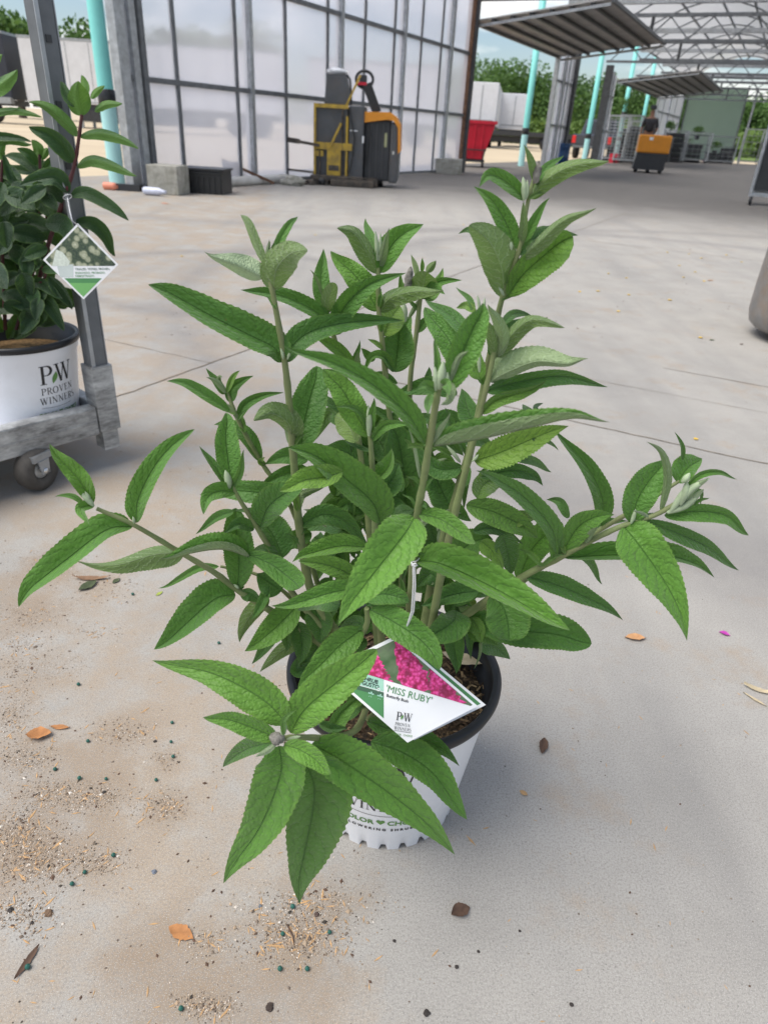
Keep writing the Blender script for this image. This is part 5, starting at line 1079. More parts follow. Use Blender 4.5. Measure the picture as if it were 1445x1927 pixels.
BU('s8', [(1283, 908), (1298, 890)], 6); BU('s8', [(1187, 985), (1196, 958)], 4); L('s8', [(1186, 985), (1205, 972), (1245, 967)], 6, 6, 0, 'd', .8)
L('s9', [(1072, 1022), (1110, 990), (1180, 978)], 16, 12, .02, 'u', .08); L('s9', [(1070, 975), (1055, 945), (1030, 938)], 11, 8, .03, 'u', .1); L('s9', [(1290, 930), (1318, 925), (1318, 950)], 5, 5, .02, 'u', .1)
L('s8', [(875, 1165), (960, 1185), (1050, 1195), (1112, 1217)], 40, 30, -.02, 'u', .14, 0, .5)
L('s8', [(925, 1118), (950, 1150), (960, 1205)], 45, 40, -.04, 'u', .20, .05, .6)
L('s8', [(886, 1162), (900, 1185), (905, 1212)], 14, 15, -.02, 'u', .3, .2); L('s8', [(905, 1200), (903, 1230), (893, 1260)], 3, 3, 0, 'd', .3, .2)
L('s8', [(855, 1140), (905, 1100), (925, 1070)], 14, 14, .01, 'u', .08)
L('s8', [(860, 1150), (850, 1172), (806, 1200)], 34, 26, -.05, 'u', .2, 0, .5)
L('s8', [(850, 1190), (855, 1220), (862, 1268)], 20, 18, -.03, 'u', .1); L('s8', [(880, 1190), (910, 1195), (940, 1215)], 12, 16, .0, 'u', .4, .1)
L('s8', [(945, 1005), (955, 1040), (962, 1085)], 24, 22, .03, 'u', .03); L('s8', [(905, 1018), (925, 1035), (950, 1072)], 14, 18, -.01, 'u', .55, .3)
L('s8', [(850, 1050), (890, 1020), (926, 1012)], 28, 24, -.01, 'u', .15, .05); L('s8', [(890, 1000), (930, 995), (985, 1022)], 13, 12, .03, 'u', .05)
L('s8', [(900, 1112), (850, 1120), (792, 1142)], 18, 24, .0, 'u', .06)
L('s8', [(830, 1100), (810, 1080), (785, 1105)], 22, 22, .01, 'u', .1)
# --- s10 left branch
L('s10', [(174, 948), (150, 905), (120, 872), (88, 839)], 16, 21, .0, 'u', .55, .1, .38, wav=.2)
L('s10', [(158, 948), (135, 934), (104, 932)], 5, 6, .0, 'u', .5); L('s10', [(178, 950), (152, 958), (170, 988)], 8, 12, -.03, 'u', .6); BU('s10', [(176, 952), (150, 925)], 6); BU('s10', [(170, 945), (160, 925)], 4)
L('s10', [(256, 984), (262, 935), (300, 865), (360, 804)], 26, 18, .02, 'u', .38, 0, .42)
L('s10', [(250, 990), (200, 998), (130, 1050), (72, 1095), (28, 1131)], 16, 36, -.03, 'u', .44, 0, .42)
L('s10', [(346, 1040), (290, 1044), (215, 1064), (137, 1061)], 28, 16, .01, 'd', .05, .0, .28)
L('s10', [(470, 1050), (420, 1035), (360, 1042), (302, 1060)], -16, 34, -.05, 'u', .42, 0, .35, fold=.5)
L('s10', [(447, 1108), (450, 1060), (446, 1010), (440, 956)], 28, 30, .01, 'u', .18, 0, .5)
L('s10', [(443, 1119), (405, 1128), (350, 1175), (294, 1228)], 22, 38, -.03, 'u', .25, 0, .40)
L('s10', [(412, 1066), (375, 1068), (335, 1090), (300, 1113)], 8, 7, .02, 'u', .4, Y0=.67); L('s10', [(460, 1105), (430, 1100), (400, 1108)], 9, 6, .01, 'u', .15)
L('s10', [(452, 1118), (472, 1118), (495, 1135)], 10, 16, .0, 'u', .12); BU('s10', [(449, 1108), (440, 1100)], 3); BU('s10', [(252, 985), (250, 972)], 3)
L('s10', [(506, 1102), (492, 1135), (474, 1168)], 10, 10, -.03, 'u', .2); L('s10', [(506, 1125), (470, 1160), (447, 1207)], 14, 18, .0, 'd', .0, .25)
L('s10', [(530, 1112), (505, 1095), (483, 1080)], 26, 26, .0, 'u', .05); L('s10', [(462, 1041), (510, 1062), (545, 1088), (565, 1105)], 24, 22, -.05, 'u', .28, 0, .62, Y0=.64)
L('s10', [(560, 1140), (515, 1185), (462, 1228)], 26, 28, -.04, 'u', .45, .1)
L('s10', [(520, 1188), (500, 1215), (475, 1251)], 12, 12, .0, 'u', .08); L('s10', [(535, 1175), (540, 1200), (541, 1226)], 14, 13, .0, 'u', .12)
L('s10', [(560, 1170), (568, 1210), (565, 1252)], 20, 20, -.01, 'u', .10); L('s10', [(590, 1140), (602, 1175), (602, 1212)], 26, 26, -.01, 'u', .10)
L('s10', [(570, 1205), (530, 1225), (488, 1264)], 14, 14, .0, 'd', .0, .15); L('s10', [(610, 1200), (580, 1240), (545, 1270)], 16, 16, .01, 'u', .03); L('s10', [(600, 1250), (560, 1262), (560, 1235)], 14, 12, .0, 'u', .03)
# --- s11
L('s11', [(422, 742), (408, 718), (387, 693)], 8, 8, .0, 'u', .25); L('s11', [(425, 738), (412, 725), (412, 709), (420, 709)], 4, 6, -.01, 'd', .1, .1); L('s11', [(433, 757), (438, 728), (475, 705)], 11, 13, .01, 'u', .2)
L('s11', [(436, 776), (390, 745), (350, 722), (314, 715)], 10, 13, .0, 'u', .25); L('s11', [(448, 788), (460, 762), (490, 745), (534, 737)], 9, 11, .01, 'u', .2)
L('s11', [(490, 868), (465, 825), (435, 802), (406, 795)], 12, 18, .02, 'u', .2); L('s11', [(580, 865), (540, 858), (498, 872)], 16, 18, .0, 'u', .18); L('s11', [(577, 880), (530, 895), (488, 915)], 16, 15, -.01, 'u', .2)
L('s11', [(500, 875), (490, 868), (498, 860)], 6, 6, -.01, 'u', .7, .4)
# --- s12
L('s12', [(437, 916), (430, 870), (425, 820), (432, 776)], 22, 25, .03, 'u', .34, 0, .45)
L('s12', [(428, 915), (402, 875), (374, 840)], 7, 9, .0, 'u', .25); BU('s12', [(432, 918), (424, 885)], 7); L('s12', [(438, 918), (452, 885), (457, 845)], 6, 8, -.02, 'u', .45)
L('s12', [(444, 926), (415, 924), (392, 935), (381, 965)], 14, 18, -.04, 'u', .42, 0, .4); L('s12', [(560, 935), (495, 928), (430, 922), (376, 925)], 22, 22, .02, 'u', .2, Y0=.66)
L('s12', [(490, 992), (505, 955), (535, 930), (576, 912)], 32, 26, -.02, 'u', .15, 0, .4); L('s12', [(478, 997), (450, 986), (422, 1004)], 10, 14, -.03, 'u', .05)
L('s12', [(532, 1050), (512, 1005), (478, 965)], 22, 36, .03, 'u', .06, 0, .45)
L('s12', [(440, 962), (405, 975), (369, 1007)], 8, 10, .01, 'u', .3); L('s12', [(520, 965), (480, 962), (440, 960)], 6, 8, .02, 'u', .1)
L('s12', [(520, 1060), (500, 1035), (475, 1035)], 14, 12, .03, 'u', .2); L('s12', [(640, 1000), (610, 985), (560, 1000)], 16, 16, .05, 'u', .05, Y0=.7)
L('s12', [(610, 1065), (598, 1030), (606, 1000)], 18, 18, .05, 'u', .1, Y0=.7)
# --- middle front leaves
L('s14', [(690, 1030), (640, 1028), (590, 1040), (549, 1051)], 12, 24, -.03, 'u', .5, .15, Y0=.60); L('s14', [(685, 1098), (640, 1072), (600, 1060), (560, 1057)], 18, 20, -.03, 'u', .60, .22, Y0=.58)
L('s14', [(692, 1112), (640, 1112), (575, 1130), (512, 1149)], 17, 22, -.03, 'u', .45, .05, Y0=.56); L('s14', [(685, 1126), (725, 1118), (770, 1130)], 22, 20, -.01, 'u', .25, 0, .45)
L('s14', [(696, 1147), (740, 1170), (795, 1208), (832, 1254)], 30, 30, -.06, 'u', .38, .0, .45); L('s14', [(682, 1184), (640, 1215), (600, 1255), (556, 1292)], 28, 28, -.05, 'u', .42, .05)
L('s14', [(688, 1180), (665, 1172), (630, 1195)], 14, 14, .02, 'u', .08)
L('s14', [(690, 1140), (720, 1095), (750, 1080)], 22, 22, .05, 'u', .05); L('s14', [(640, 1140), (600, 1130), (560, 1150)], 20, 20, .06, 'u', .04)
# --- s13 shoot leaning over the rim towards the camera
L('s13', [(655, 1330), (672, 1305), (694, 1282)], 12, 20, .03, 'u', .3); L('s13', [(623, 1382), (640, 1345), (690, 1300)], 12, 20, .04, 'u', .35, .05, Y0=.48)
L('s13', [(539, 1362), (505, 1325), (450, 1290), (380, 1262), (283, 1250)], 38, 36, .03, 'u', .52, .12, .36, Y0=.43)
L('s13', [(547, 1380), (575, 1335), (640, 1280), (712, 1224)], 38, 38, .02, 'u', .66, .12, .46, Y0=.43)
L('s13', [(522, 1390), (480, 1372), (430, 1355), (381, 1353)], 22, 20, .0, 'u', .56, .08, .38)
L('s13', [(515, 1397), (465, 1410), (418, 1441)], 14, 20, .03, 'u', .16, .0, .4, Y0=.45); L('s13', [(600, 1362), (625, 1372), (655, 1370)], 12, 8, .0, 'u', .1, Y0=.48)
L('s13', [(572, 1430), (592, 1490), (574, 1600), (551, 1702)], 70, 50, .0, 'u', .26, .0, .34, Y0=.44)
L('s13', [(526, 1404), (528, 1460), (485, 1565), (411, 1659)], 46, 48, -.02, 'u', .52, .0, .36, Y0=.425)
L('s13', [(587, 1400), (655, 1440), (755, 1510), (862, 1601)], 50, 44, -.02, 'u', .46, .05, .36, Y0=.45)
L('s13', [(534, 1402), (565, 1412), (596, 1432), (620, 1462)], 20, 22, -.02, 'u', .75, .1, .42, Y0=.41)
BU('s13', [(508, 1388), (536, 1392)], 13, 'flowerbud'); L('s13', [(533, 1384), (534, 1355), (556, 1336)], 5, 6, -.01, 'u', .8, Y0=.41); L('s13', [(520, 1400), (500, 1415), (480, 1424)], 6, 6, -.01, 'd', .8, Y0=.41)
BU('s13', [(530, 1386), (536, 1360)], 6); BU('s13', [(540, 1392), (566, 1386)], 4)
L('s16', [(690, 1357), (750, 1378), (810, 1398), (867, 1436)], 24, 20, -.05, 'u', .12); L('s16', [(698, 1396), (760, 1418), (820, 1462), (875, 1547)], 38, 30, -.06, 'u', .24, 0, .4, Y0=.53)
L('s16', [(690, 1300), (665, 1340), (640, 1362)], 10, 10, 0, 'u', .1, Y0=.56)
# --- shaded inner leaves behind the ones above
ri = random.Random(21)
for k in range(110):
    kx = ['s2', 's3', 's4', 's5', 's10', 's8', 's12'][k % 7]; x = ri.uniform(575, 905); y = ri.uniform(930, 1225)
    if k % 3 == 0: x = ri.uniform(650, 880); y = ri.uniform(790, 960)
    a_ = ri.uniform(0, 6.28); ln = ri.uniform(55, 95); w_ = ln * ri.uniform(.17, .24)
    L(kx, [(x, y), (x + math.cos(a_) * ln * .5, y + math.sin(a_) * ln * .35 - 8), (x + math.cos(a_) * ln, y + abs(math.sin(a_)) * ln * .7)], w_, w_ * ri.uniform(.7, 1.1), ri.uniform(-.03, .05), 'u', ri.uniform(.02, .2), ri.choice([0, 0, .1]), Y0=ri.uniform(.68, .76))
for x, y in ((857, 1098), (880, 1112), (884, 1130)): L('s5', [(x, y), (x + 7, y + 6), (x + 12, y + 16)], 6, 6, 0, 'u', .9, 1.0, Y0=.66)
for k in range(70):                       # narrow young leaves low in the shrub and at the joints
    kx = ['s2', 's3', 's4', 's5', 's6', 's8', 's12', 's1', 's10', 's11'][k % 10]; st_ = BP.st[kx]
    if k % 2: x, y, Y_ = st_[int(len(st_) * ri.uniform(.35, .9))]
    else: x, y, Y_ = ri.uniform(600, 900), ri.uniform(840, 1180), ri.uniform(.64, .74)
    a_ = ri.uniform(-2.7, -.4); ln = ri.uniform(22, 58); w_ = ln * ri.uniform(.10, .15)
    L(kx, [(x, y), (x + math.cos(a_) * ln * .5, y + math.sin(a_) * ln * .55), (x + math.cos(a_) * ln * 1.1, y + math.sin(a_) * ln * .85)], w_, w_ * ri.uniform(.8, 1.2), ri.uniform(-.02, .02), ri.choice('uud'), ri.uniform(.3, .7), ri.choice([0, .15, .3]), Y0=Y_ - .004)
BP.finish(99)
# --- hydrangea on the cart
HP = Plant(hyd, HC, 'hleaf', 'redstem', 5); S = HP.stem; L = HP.leaf
HY = HC.y
S('a', [(52, 620, HY), (85, 480, HY), (118, 380, HY - .02), (139, 315, HY - .03), (148, 262, HY - .04), (154, 215, HY - .04)], 5, 3.6)
S('b', [(40, 620, HY + .03), (60, 450, HY + .04), (72, 410, HY + .05), (78, 365, HY + .06), (74, 290, HY + .07)], 4, 3)
S('c', [(10, 620, HY), (2, 400, HY), (4, 300, HY)], 4, 3); S('d', [(30, 620, HY), (75, 470, HY + .05), (85, 430, HY + .06), (93, 345, HY + .07)], 3.5, 2.5)
S('e', [(55, 550, HY - .03), (85, 520, HY - .04), (75, 495, HY - .05)], 3.5, 2.5); S('f', [(-30, 620, HY), (-40, 300, HY), (-30, 170, HY)], 5, 4)
T = [('a', [(155, 217), (148, 185), (145, 152)], 22, 23, -.03, 'd', .5), ('a', [(140, 200), (125, 178), (115, 151)], 9, 10, .01, 'u', .3), ('a', [(163, 178), (160, 160), (154, 140)], 8, 8, .02, 'd', .8), ('a', [(172, 185), (182, 172), (197, 160)], 7, 7, .02, 'd', .8), ('a', [(178, 209), (200, 196), (231, 195)], 8, 9, .0, 'd', .4),
 ('a', [(145, 256), (125, 232), (95, 205), (57, 187)], 10, 13, -.02, 'd', .25), ('a', [(150, 256), (185, 250), (220, 258), (262, 276)], 9, 13, .0, 'd', .25), ('a', [(138, 305), (120, 278), (90, 252), (52, 240)], 18, 15, -.03, 'u', .12), ('a', [(145, 314), (172, 300), (210, 310), (257, 333)], 9, 14, -.02, 'd', .1),
 ('a', [(130, 362), (105, 335), (70, 338), (38, 346)], 14, 20, -.03, 'u', .12), ('a', [(133, 368), (160, 362), (205, 385), (243, 413)], 13, 12, -.02, 'u', .1), ('a', [(75, 345), (60, 355), (42, 350)], 7, 8, -.02, 'd', .15), ('a', [(142, 416), (175, 420), (200, 445), (213, 486)], 13, 14, .03, 'u', .05), ('a', [(85, 420), (115, 422), (135, 452)], 20, 18, -.06, 'u', .14),
 ('e', [(75, 500), (72, 490), (75, 484)], 8, 10, -.02, 'u', .35), ('e', [(78, 508), (100, 505), (131, 515)], 8, 10, -.04, 'u', .4), ('e', [(92, 520), (115, 545), (139, 580)], 9, 16, .01, 'u', .04), ('e', [(40, 545), (70, 530), (97, 545), (117, 565)], 9, 12, -.02, 'u', .12), ('e', [(48, 540), (62, 555), (67, 578)], 14, 14, -.04, 'u', .3),
 ('e', [(78, 560), (95, 575), (122, 622)], 13, 15, -.02, 'u', .06), ('e', [(70, 560), (75, 590), (66, 614)], 16, 15, -.02, 'u', .05), ('e', [(45, 565), (50, 590), (43, 604)], 15, 15, -.02, 'u', .04),
 ('b', [(74, 300), (72, 280), (60, 262)], 10, 11, .0, 'd', .6), ('b', [(78, 300), (86, 285), (90, 278)], 7, 8, .0, 'd', .7), ('b', [(70, 310), (55, 290), (32, 278)], 9, 10, -.01, 'u', .45), ('b', [(80, 330), (95, 305), (115, 295)], 10, 10, -.01, 'u', .25), ('b', [(72, 325), (40, 300), (10, 290)], 9, 12, .02, 'u', .1), ('b', [(70, 320), (45, 320), (0, 312)], 8, 10, .03, 'u', .12),
 ('b', [(80, 402), (55, 390), (20, 362)], 10, 12, -.01, 'u', .05), ('b', [(75, 400), (72, 380), (50, 345)], 14, 16, .03, 'u', .05), ('b', [(78, 400), (100, 380), (108, 370)], 10, 12, .02, 'u', .15), ('b', [(68, 452), (40, 430), (12, 432)], 5, 6, .0, 'u', .05), ('b', [(65, 470), (35, 462), (0, 455)], 12, 16, .0, 'u', .2), ('b', [(60, 490), (30, 475), (0, 480)], 16, 18, .0, 'u', .05),
 ('c', [(5, 300), (0, 285), (10, 265)], 9, 10, 0, 'd', .5), ('c', [(6, 290), (25, 340), (55, 345)], 8, 8, 0, 'u', .15), ('c', [(-20, 400), (0, 370), (18, 345)], 18, 18, 0, 'u', .35), ('c', [(-10, 420), (20, 420), (55, 415)], 14, 16, 0, 'u', .05), ('c', [(0, 385), (15, 390), (32, 398)], 5, 6, -.04, 'u', .35),
 ('c', [(-20, 270), (20, 262), (60, 275)], 6, 10, 0, 'd', .2), ('c', [(10, 310), (35, 355), (60, 380)], 6, 6, .02, 'u', .1), ('f', [(-30, 170), (0, 158), (34, 133)], 13, 22, -.02, 'd', .4), ('f', [(-30, 130), (-15, 120), (3, 100)], 10, 12, 0, 'd', .6), ('f', [(-40, 220), (20, 208), (80, 218)], 7, 8, 0, 'd', .3), ('f', [(-50, 205), (-10, 212), (40, 203)], 5, 6, 0, 'd', .2), ('f', [(-50, 260), (0, 255), (60, 262)], 8, 10, 0, 'u', .1)]
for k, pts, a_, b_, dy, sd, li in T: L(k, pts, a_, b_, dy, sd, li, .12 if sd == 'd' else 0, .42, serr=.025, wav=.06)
rh = random.Random(4)
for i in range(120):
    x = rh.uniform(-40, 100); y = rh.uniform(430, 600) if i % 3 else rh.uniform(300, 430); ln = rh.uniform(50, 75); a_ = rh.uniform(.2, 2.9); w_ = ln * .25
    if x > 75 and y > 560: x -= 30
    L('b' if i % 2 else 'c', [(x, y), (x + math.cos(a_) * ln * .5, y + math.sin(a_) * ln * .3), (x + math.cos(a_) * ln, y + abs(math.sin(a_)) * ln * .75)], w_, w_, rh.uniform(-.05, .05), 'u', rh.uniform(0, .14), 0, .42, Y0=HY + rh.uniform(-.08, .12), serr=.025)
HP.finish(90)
#@@tags
# ------------------------------------------------------------------ hanging tags
def frame3(o, xdir, ydir): x = xdir.normalized(); z = x.cross(ydir).normalized(); y = z.cross(x); return Matrix((x, y, z)).transposed().to_4x4() if not o else Matrix.Translation(o) @ Matrix((x, y, z)).transposed().to_4x4()
def poly2(mb, pts, z): return mb.add([(x, y, z) for x, y in pts], [tuple(range(len(pts)))])
# butterfly bush tag: a square card standing on its corner, measured at its four corners
def card(label, corners, name='plant_tag', th=.0008):
    a, b, c, d = corners                      # top, right, bottom, left
    ctr = (a + b + c + d) / 4; yv = (a - c) / 2; xv = (b - d) / 2
    t = thing(name, label, 'tag', ctr)
    return t, ctr, xv, yv
def onto(mb, xv, yv, z):                      # tag plane units: (1,0) right corner, (0,1) top corner
    n = xv.cross(yv).normalized()
    for v in mb.v: v.xyz = xv * v.x + yv * v.y + n * (z + v.z)
    return mb
YT = .515
tA, tB_, tC, tD = P(742, 1196, YT + .035), P(902, 1330, YT - .005), P(764, 1397, YT - .035), P(612, 1262, YT + .0)
tag1, ctr, xv, yv = card('white diamond tag with pink flowers reading Miss Ruby Butterfly Bush', (tA, tB_, tC, tD))
sq = [(0, 1), (1, 0), (0, -1), (-1, 0)]
mb = MB(); mb.add([(x, y, z) for z in (0, -.0007) for x, y in sq], [(0, 3, 2, 1), (4, 5, 6, 7), (0, 1, 5, 4), (1, 2, 6, 5), (2, 3, 7, 6), (3, 0, 4, 7)]); onto(mb, xv, yv, 0).build('card', 'paper', tag1)
# picture: upper part, cut by a line that falls to the right corner
def clip(poly, f):                            # keep f>=0
    out = []
    for i in range(len(poly)):
        p, q_ = poly[i], poly[(i + 1) % len(poly)]; fp, fq = f(*p), f(*q_)
        if fp >= 0: out.append(p)
        if fp * fq < 0: k = fp / (fp - fq); out.append((p[0] + (q_[0] - p[0]) * k, p[1] + (q_[1] - p[1]) * k))
    return out
# image-space text direction on the card: solve card coords of pixel points on the card plane
nrm = xv.cross(yv).normalized()
def cardpt(px, py):
    d = ray(px, py); p = CAM + d * ((ctr - CAM).dot(nrm) / d.dot(nrm)) - ctr
    a11, a12, a22 = xv.dot(xv), xv.dot(yv), yv.dot(yv); b1, b2 = p.dot(xv), p.dot(yv); D = a11 * a22 - a12 * a12
    return ((b1 * a22 - b2 * a12) / D, (a11 * b2 - a12 * b1) / D)
inner = [(x * .93, y * .93) for x, y in sq]
l0, l1 = cardpt(693, 1270), cardpt(892, 1331)
lf = lambda x, y: (l1[0] - l0[0]) * (y - l0[1]) - (l1[1] - l0[1]) * (x - l0[0])
q = NT('flower picture print'); uvn = q.n('ShaderNodeTexCoord')
n1 = q.n('ShaderNodeTexNoise', Scale=45.0, Detail=3.0); q.l(uvn.outputs['Object'], n1.inputs['Vector'])
q.l(q.ramp(n1.outputs['Fac'], [(.3, (.05, .11, .04)), (.5, (.13, .19, .10)), (.65, (.10, .10, .09)), (.8, (.22, .30, .16))]), q.b.inputs['Base Color']); q.b.inputs['Roughness'].default_value = .45
onto(poly2(MB(), clip(inner, lf), 0), xv, yv, .0002).build('photo_print', q.m, tag1)
q = NT('pink blossom print'); uvn = q.n('ShaderNodeTexCoord')
v1 = q.n('ShaderNodeTexVoronoi', Scale=330.0); q.l(uvn.outputs['Object'], v1.inputs['Vector']); n1 = q.n('ShaderNodeTexNoise', Scale=120.0, Detail=4.0); q.l(uvn.outputs['Object'], n1.inputs['Vector'])
c = q.ramp(v1.outputs['Distance'], [(.0, (.90, .16, .50)), (.45, (.78, .06, .30)), (.8, (.40, .015, .09))]); c = q.mix(q.ramp(n1.outputs['Fac'], [(.46, .0), (.60, .9)]), c, (.22, .012, .05))
q.l(c, q.b.inputs['Base Color']); q.b.inputs['Roughness'].default_value = .45
ra_ = random.Random(2)
def blossom(tip, base, w):
    pts = []; n = 26; dx, dy = base[0] - tip[0], base[1] - tip[1]; Ln = math.hypot(dx, dy); nx, ny = -dy / Ln, dx / Ln
    for s_ in (1, -1):
        for i in (range(n) if s_ == 1 else range(n - 1, -1, -1)):
            f = i / (n - 1); ww = w * (f ** .6) * (1 + .22 * ra_.uniform(-1, 1)) * s_; pts.append((tip[0] + dx * f + nx * ww, tip[1] + dy * f + ny * ww))
    return [cardpt(*p) for p in pts]
bm_ = MB()
for i, (tp, bs, w) in enumerate((((745, 1203), (790, 1305), 31), ((700, 1224), (712, 1290), 25), ((812, 1248), (842, 1335), 33))):
    pl = clip(clip(blossom(tp, bs, w), lf), lambda x, y: .92 - abs(x) - abs(y) if True else 0)
    poly2(bm_, pl, .0002 * i * .3)
onto(bm_, xv, yv, .0004).build('printed_blossom', q.m, tag1)
# green corner block, left
v0, v1_ = cardpt(722, 1279), cardpt(722, 1349)
gl = lambda x, y: -((v1_[0] - v0[0]) * (y - v0[1]) - (v1_[1] - v0[1]) * (x - v0[0]))
sgn = 1 if gl(*cardpt(700, 1320)) > 0 else -1
h0, h1 = cardpt(690, 1293), cardpt(722, 1302); hf = lambda x, y: (h1[0] - h0[0]) * (y - h0[1]) - (h1[1] - h0[1]) * (x - h0[0])
below = clip(clip(inner, lambda x, y: sgn * gl(x, y)), lambda x, y: -lf(x, y) - .004)
onto(poly2(MB(), clip(below, hf), 0), xv, yv, .0002).build('mint_panel', 'tagmint', tag1)
onto(poly2(MB(), clip(below, lambda x, y: -hf(x, y) - .003), 0), xv, yv, .0002).build('green_panel', 'taggreen', tag1)
h2_, h3_ = cardpt(690, 1303), cardpt(722, 1312); hf2 = lambda x, y: (h3_[0] - h2_[0]) * (y - h2_[1]) - (h3_[1] - h2_[1]) * (x - h2_[0])
onto(poly2(MB(), clip(clip(below, lambda x, y: -hf(x, y) - .003), hf2), 0), xv, yv, .00035).build('dark_panel', 'tagdark', tag1)
def lay(mb, px, py, px2, py2, size_px, z=.0006):       # lay flat lettering (unit = its own size) with baseline px,py -> px2,py2
    a = Vector(cardpt(px, py)); b = Vector(cardpt(px2, py2)); aw = xv * a.x + yv * a.y; bw = xv * b.x + yv * b.y; xd = (bw - aw).normalized(); yd = nrm.cross(xd)
    sc_ = size_px * dep(ctr) / FPX
    for v in mb.v: v.xyz = aw + (xd * v.x + yd * v.y) * sc_ + nrm * (z + v.z)
    return mb
lay(text_mb("'MISS RUBY'", 1, 0, 'LEFT'), 724, 1301, 800, 1322, 18).build('lettering', 'taggreen', tag1)
lay(text_mb("Butterfly Bush", 1, .012, 'LEFT'), 726, 1311, 765, 1322, 7.6).build('lettering', 'ink', tag1)
lay(text_mb("SHRUB", 1, .02, 'LEFT'), 681, 1279, 715, 1289, 10).build('lettering', 'ink', tag1)
lay(text_mb("GUSTO", 1, .02, 'LEFT'), 680, 1288, 715, 1298, 10).build('lettering', 'ink', tag1)
lay(MB().lathe([(.3, 0), (.5, 0)], 14), 712, 1298, 722, 1301, 6, .0007).build('symbol', 'paper', tag1)
for x_ in (694, 711): lay(text_mb('*', 1, .03), x_, 1320 + (x_ - 694) * .28, x_ + 10, 1323 + (x_ - 694) * .28, 24, .0007).build('symbol', 'tagmint', tag1)
lay(shift(serif('P', 1, sub=1), -.50, 0), 757, 1357, 790, 1362, 15).build('emblem_letter', 'ink', tag1); lay(shift(serif('W', 1, sub=1), .62, 0), 757, 1357, 790, 1362, 15).build('emblem_letter', 'ink', tag1)
lay(leaf_shape(.2, .8), 756, 1350, 790, 1355, 12, .0009).build('emblem_leaf', 'inkgreen', tag1)
lay(serif('PROVEN', 1, .1, sub=1), 757, 1367, 790, 1372, 5.6).build('lettering', 'ink', tag1); lay(serif('WINNERS', 1, .1, sub=1), 757, 1375, 790, 1380, 5.6).build('lettering', 'ink', tag1)
ul = MB(); ul.box(-16, 16, -.3, .3, 0, .0001); lay(ul, 757, 1377, 790, 1382, 1).build('underline', 'ink', tag1)
lay(text_mb('COLOR   CHOICE', 1, .01), 757, 1385, 790, 1390, 4.6).build('lettering', 'inkgreen', tag1)
# a second tag peeping out behind
o2 = CX * .007 + CU * -.001 + FW * .010
t2, c2, _, _ = card('second white tag mostly hidden right behind the pink flowered tag', [p + o2 * 1.0 for p in (tA, tB_, tC, tD)])
mb = MB(); mb.add([(x, y, z) for z in (0, -.0007) for x, y in sq], [(0, 3, 2, 1), (4, 5, 6, 7), (0, 1, 5, 4), (1, 2, 6, 5), (2, 3, 7, 6), (3, 0, 4, 7)]); onto(mb, xv * 1.035, yv * 1.0, 0).build('card', 'paper', t2)
onto(poly2(MB(), clip([(x * .93, y * .93) for x, y in sq], lambda x, y: x + y - .6), 0), xv * 1.035, yv, .0003).build('green_band', 'taggreen', t2)
# ties
s0 = P(779, 1052, .532); r_ = MB()
k1 = [s0 + CX * (.0055 * math.cos(a)) + FW * (.0055 * math.sin(a)) + CU * (.002 * math.cos(a * 2)) for a in [i * math.pi / 8 for i in range(16)]]
r_.tube(k1, .0007, 6, closed=True); r_.tube([s0 - FW * .006 - CX * .005, P(777, 1062, .517), P(776, 1066, .516)], .0008, 6)
e1 = tA - CU * .002
for dx in (-.8, 1.6): r_.tube([P(778 + dx, 1060, .516), P(779 + dx * 1.6, 1100, .513), P(776 + dx * 1.5, 1150, .515), P(762, 1190, .53), e1], .0007, 6)
r_.tube([P(775, 1064, .515), P(782, 1060, .513), P(785, 1064, .514), P(779, 1066, .512), P(774, 1060, .514)], .0008, 6)
tie = r_.build('tie_cord', 'cord'); tag(tie, 'thin white cord looped on the front stem holding the pink flowered tag', 'cord')
# hydrangea tag
YH = G(150, 500, .62).y; YH = HY - .13
hA, hB, hC_, hD = P(148, 424, YH + .01), P(221, 493, YH), P(159, 567, YH - .01), P(79, 484, YH)
tag3, ctr, xv, yv = card('diamond tag with cream flowers and green tip hanging from the hydrangea', (hA, hB, hC_, hD)); nrm = xv.cross(yv).normalized()
mb = MB(); mb.add([(x, y, z) for z in (0, -.0008) for x, y in sq], [(0, 3, 2, 1), (4, 5, 6, 7), (0, 1, 5, 4), (1, 2, 6, 5), (2, 3, 7, 6), (3, 0, 4, 7)]); onto(mb, xv, yv, 0).build('card', 'paper', tag3)
def half(pa, pb, poly, up=True):
    a, b = cardpt(*pa), cardpt(*pb); f = lambda x, y: ((b[0] - a[0]) * (y - a[1]) - (b[1] - a[1]) * (x - a[0])) * (1 if up else -1); return clip(poly, f)
inner = [(x * .93, y * .93) for x, y in sq]
q = NT('cream blossom print'); uvn = q.n('ShaderNodeTexCoord'); v1 = q.n('ShaderNodeTexVoronoi', Scale=62.0); q.l(uvn.outputs['Object'], v1.inputs['Vector']); n1 = q.n('ShaderNodeTexNoise', Scale=260.0, Detail=3.0); q.l(uvn.outputs['Object'], n1.inputs['Vector'])
c = q.ramp(v1.outputs['Distance'], [(.0, (.55, .56, .42)), (.40, (.36, .38, .26)), (.55, (.04, .07, .04)), (.9, (.02, .04, .03))]); c = q.mix(q.ramp(n1.outputs['Fac'], [(.4, 0.0), (.7, .6)]), c, (.12, .16, .09)); q.l(c, q.b.inputs['Base Color'])
onto(poly2(MB(), half((100, 500), (200, 500), inner), 0), xv, yv, .0002).build('photo_print', q.m, tag3)
pale = MB(); poly2(pale, clip([cardpt(*p) for p in ((78, 482), (100, 466), (118, 474), (132, 492), (128, 500), (90, 500))], lambda x, y: .92 - abs(x) - abs(y)), 0); onto(pale, xv, yv, .0004).build('pale_blossom_print', pmat('pale blossom print', (.62, .68, .60), .5, 0, .15, 200), tag3)
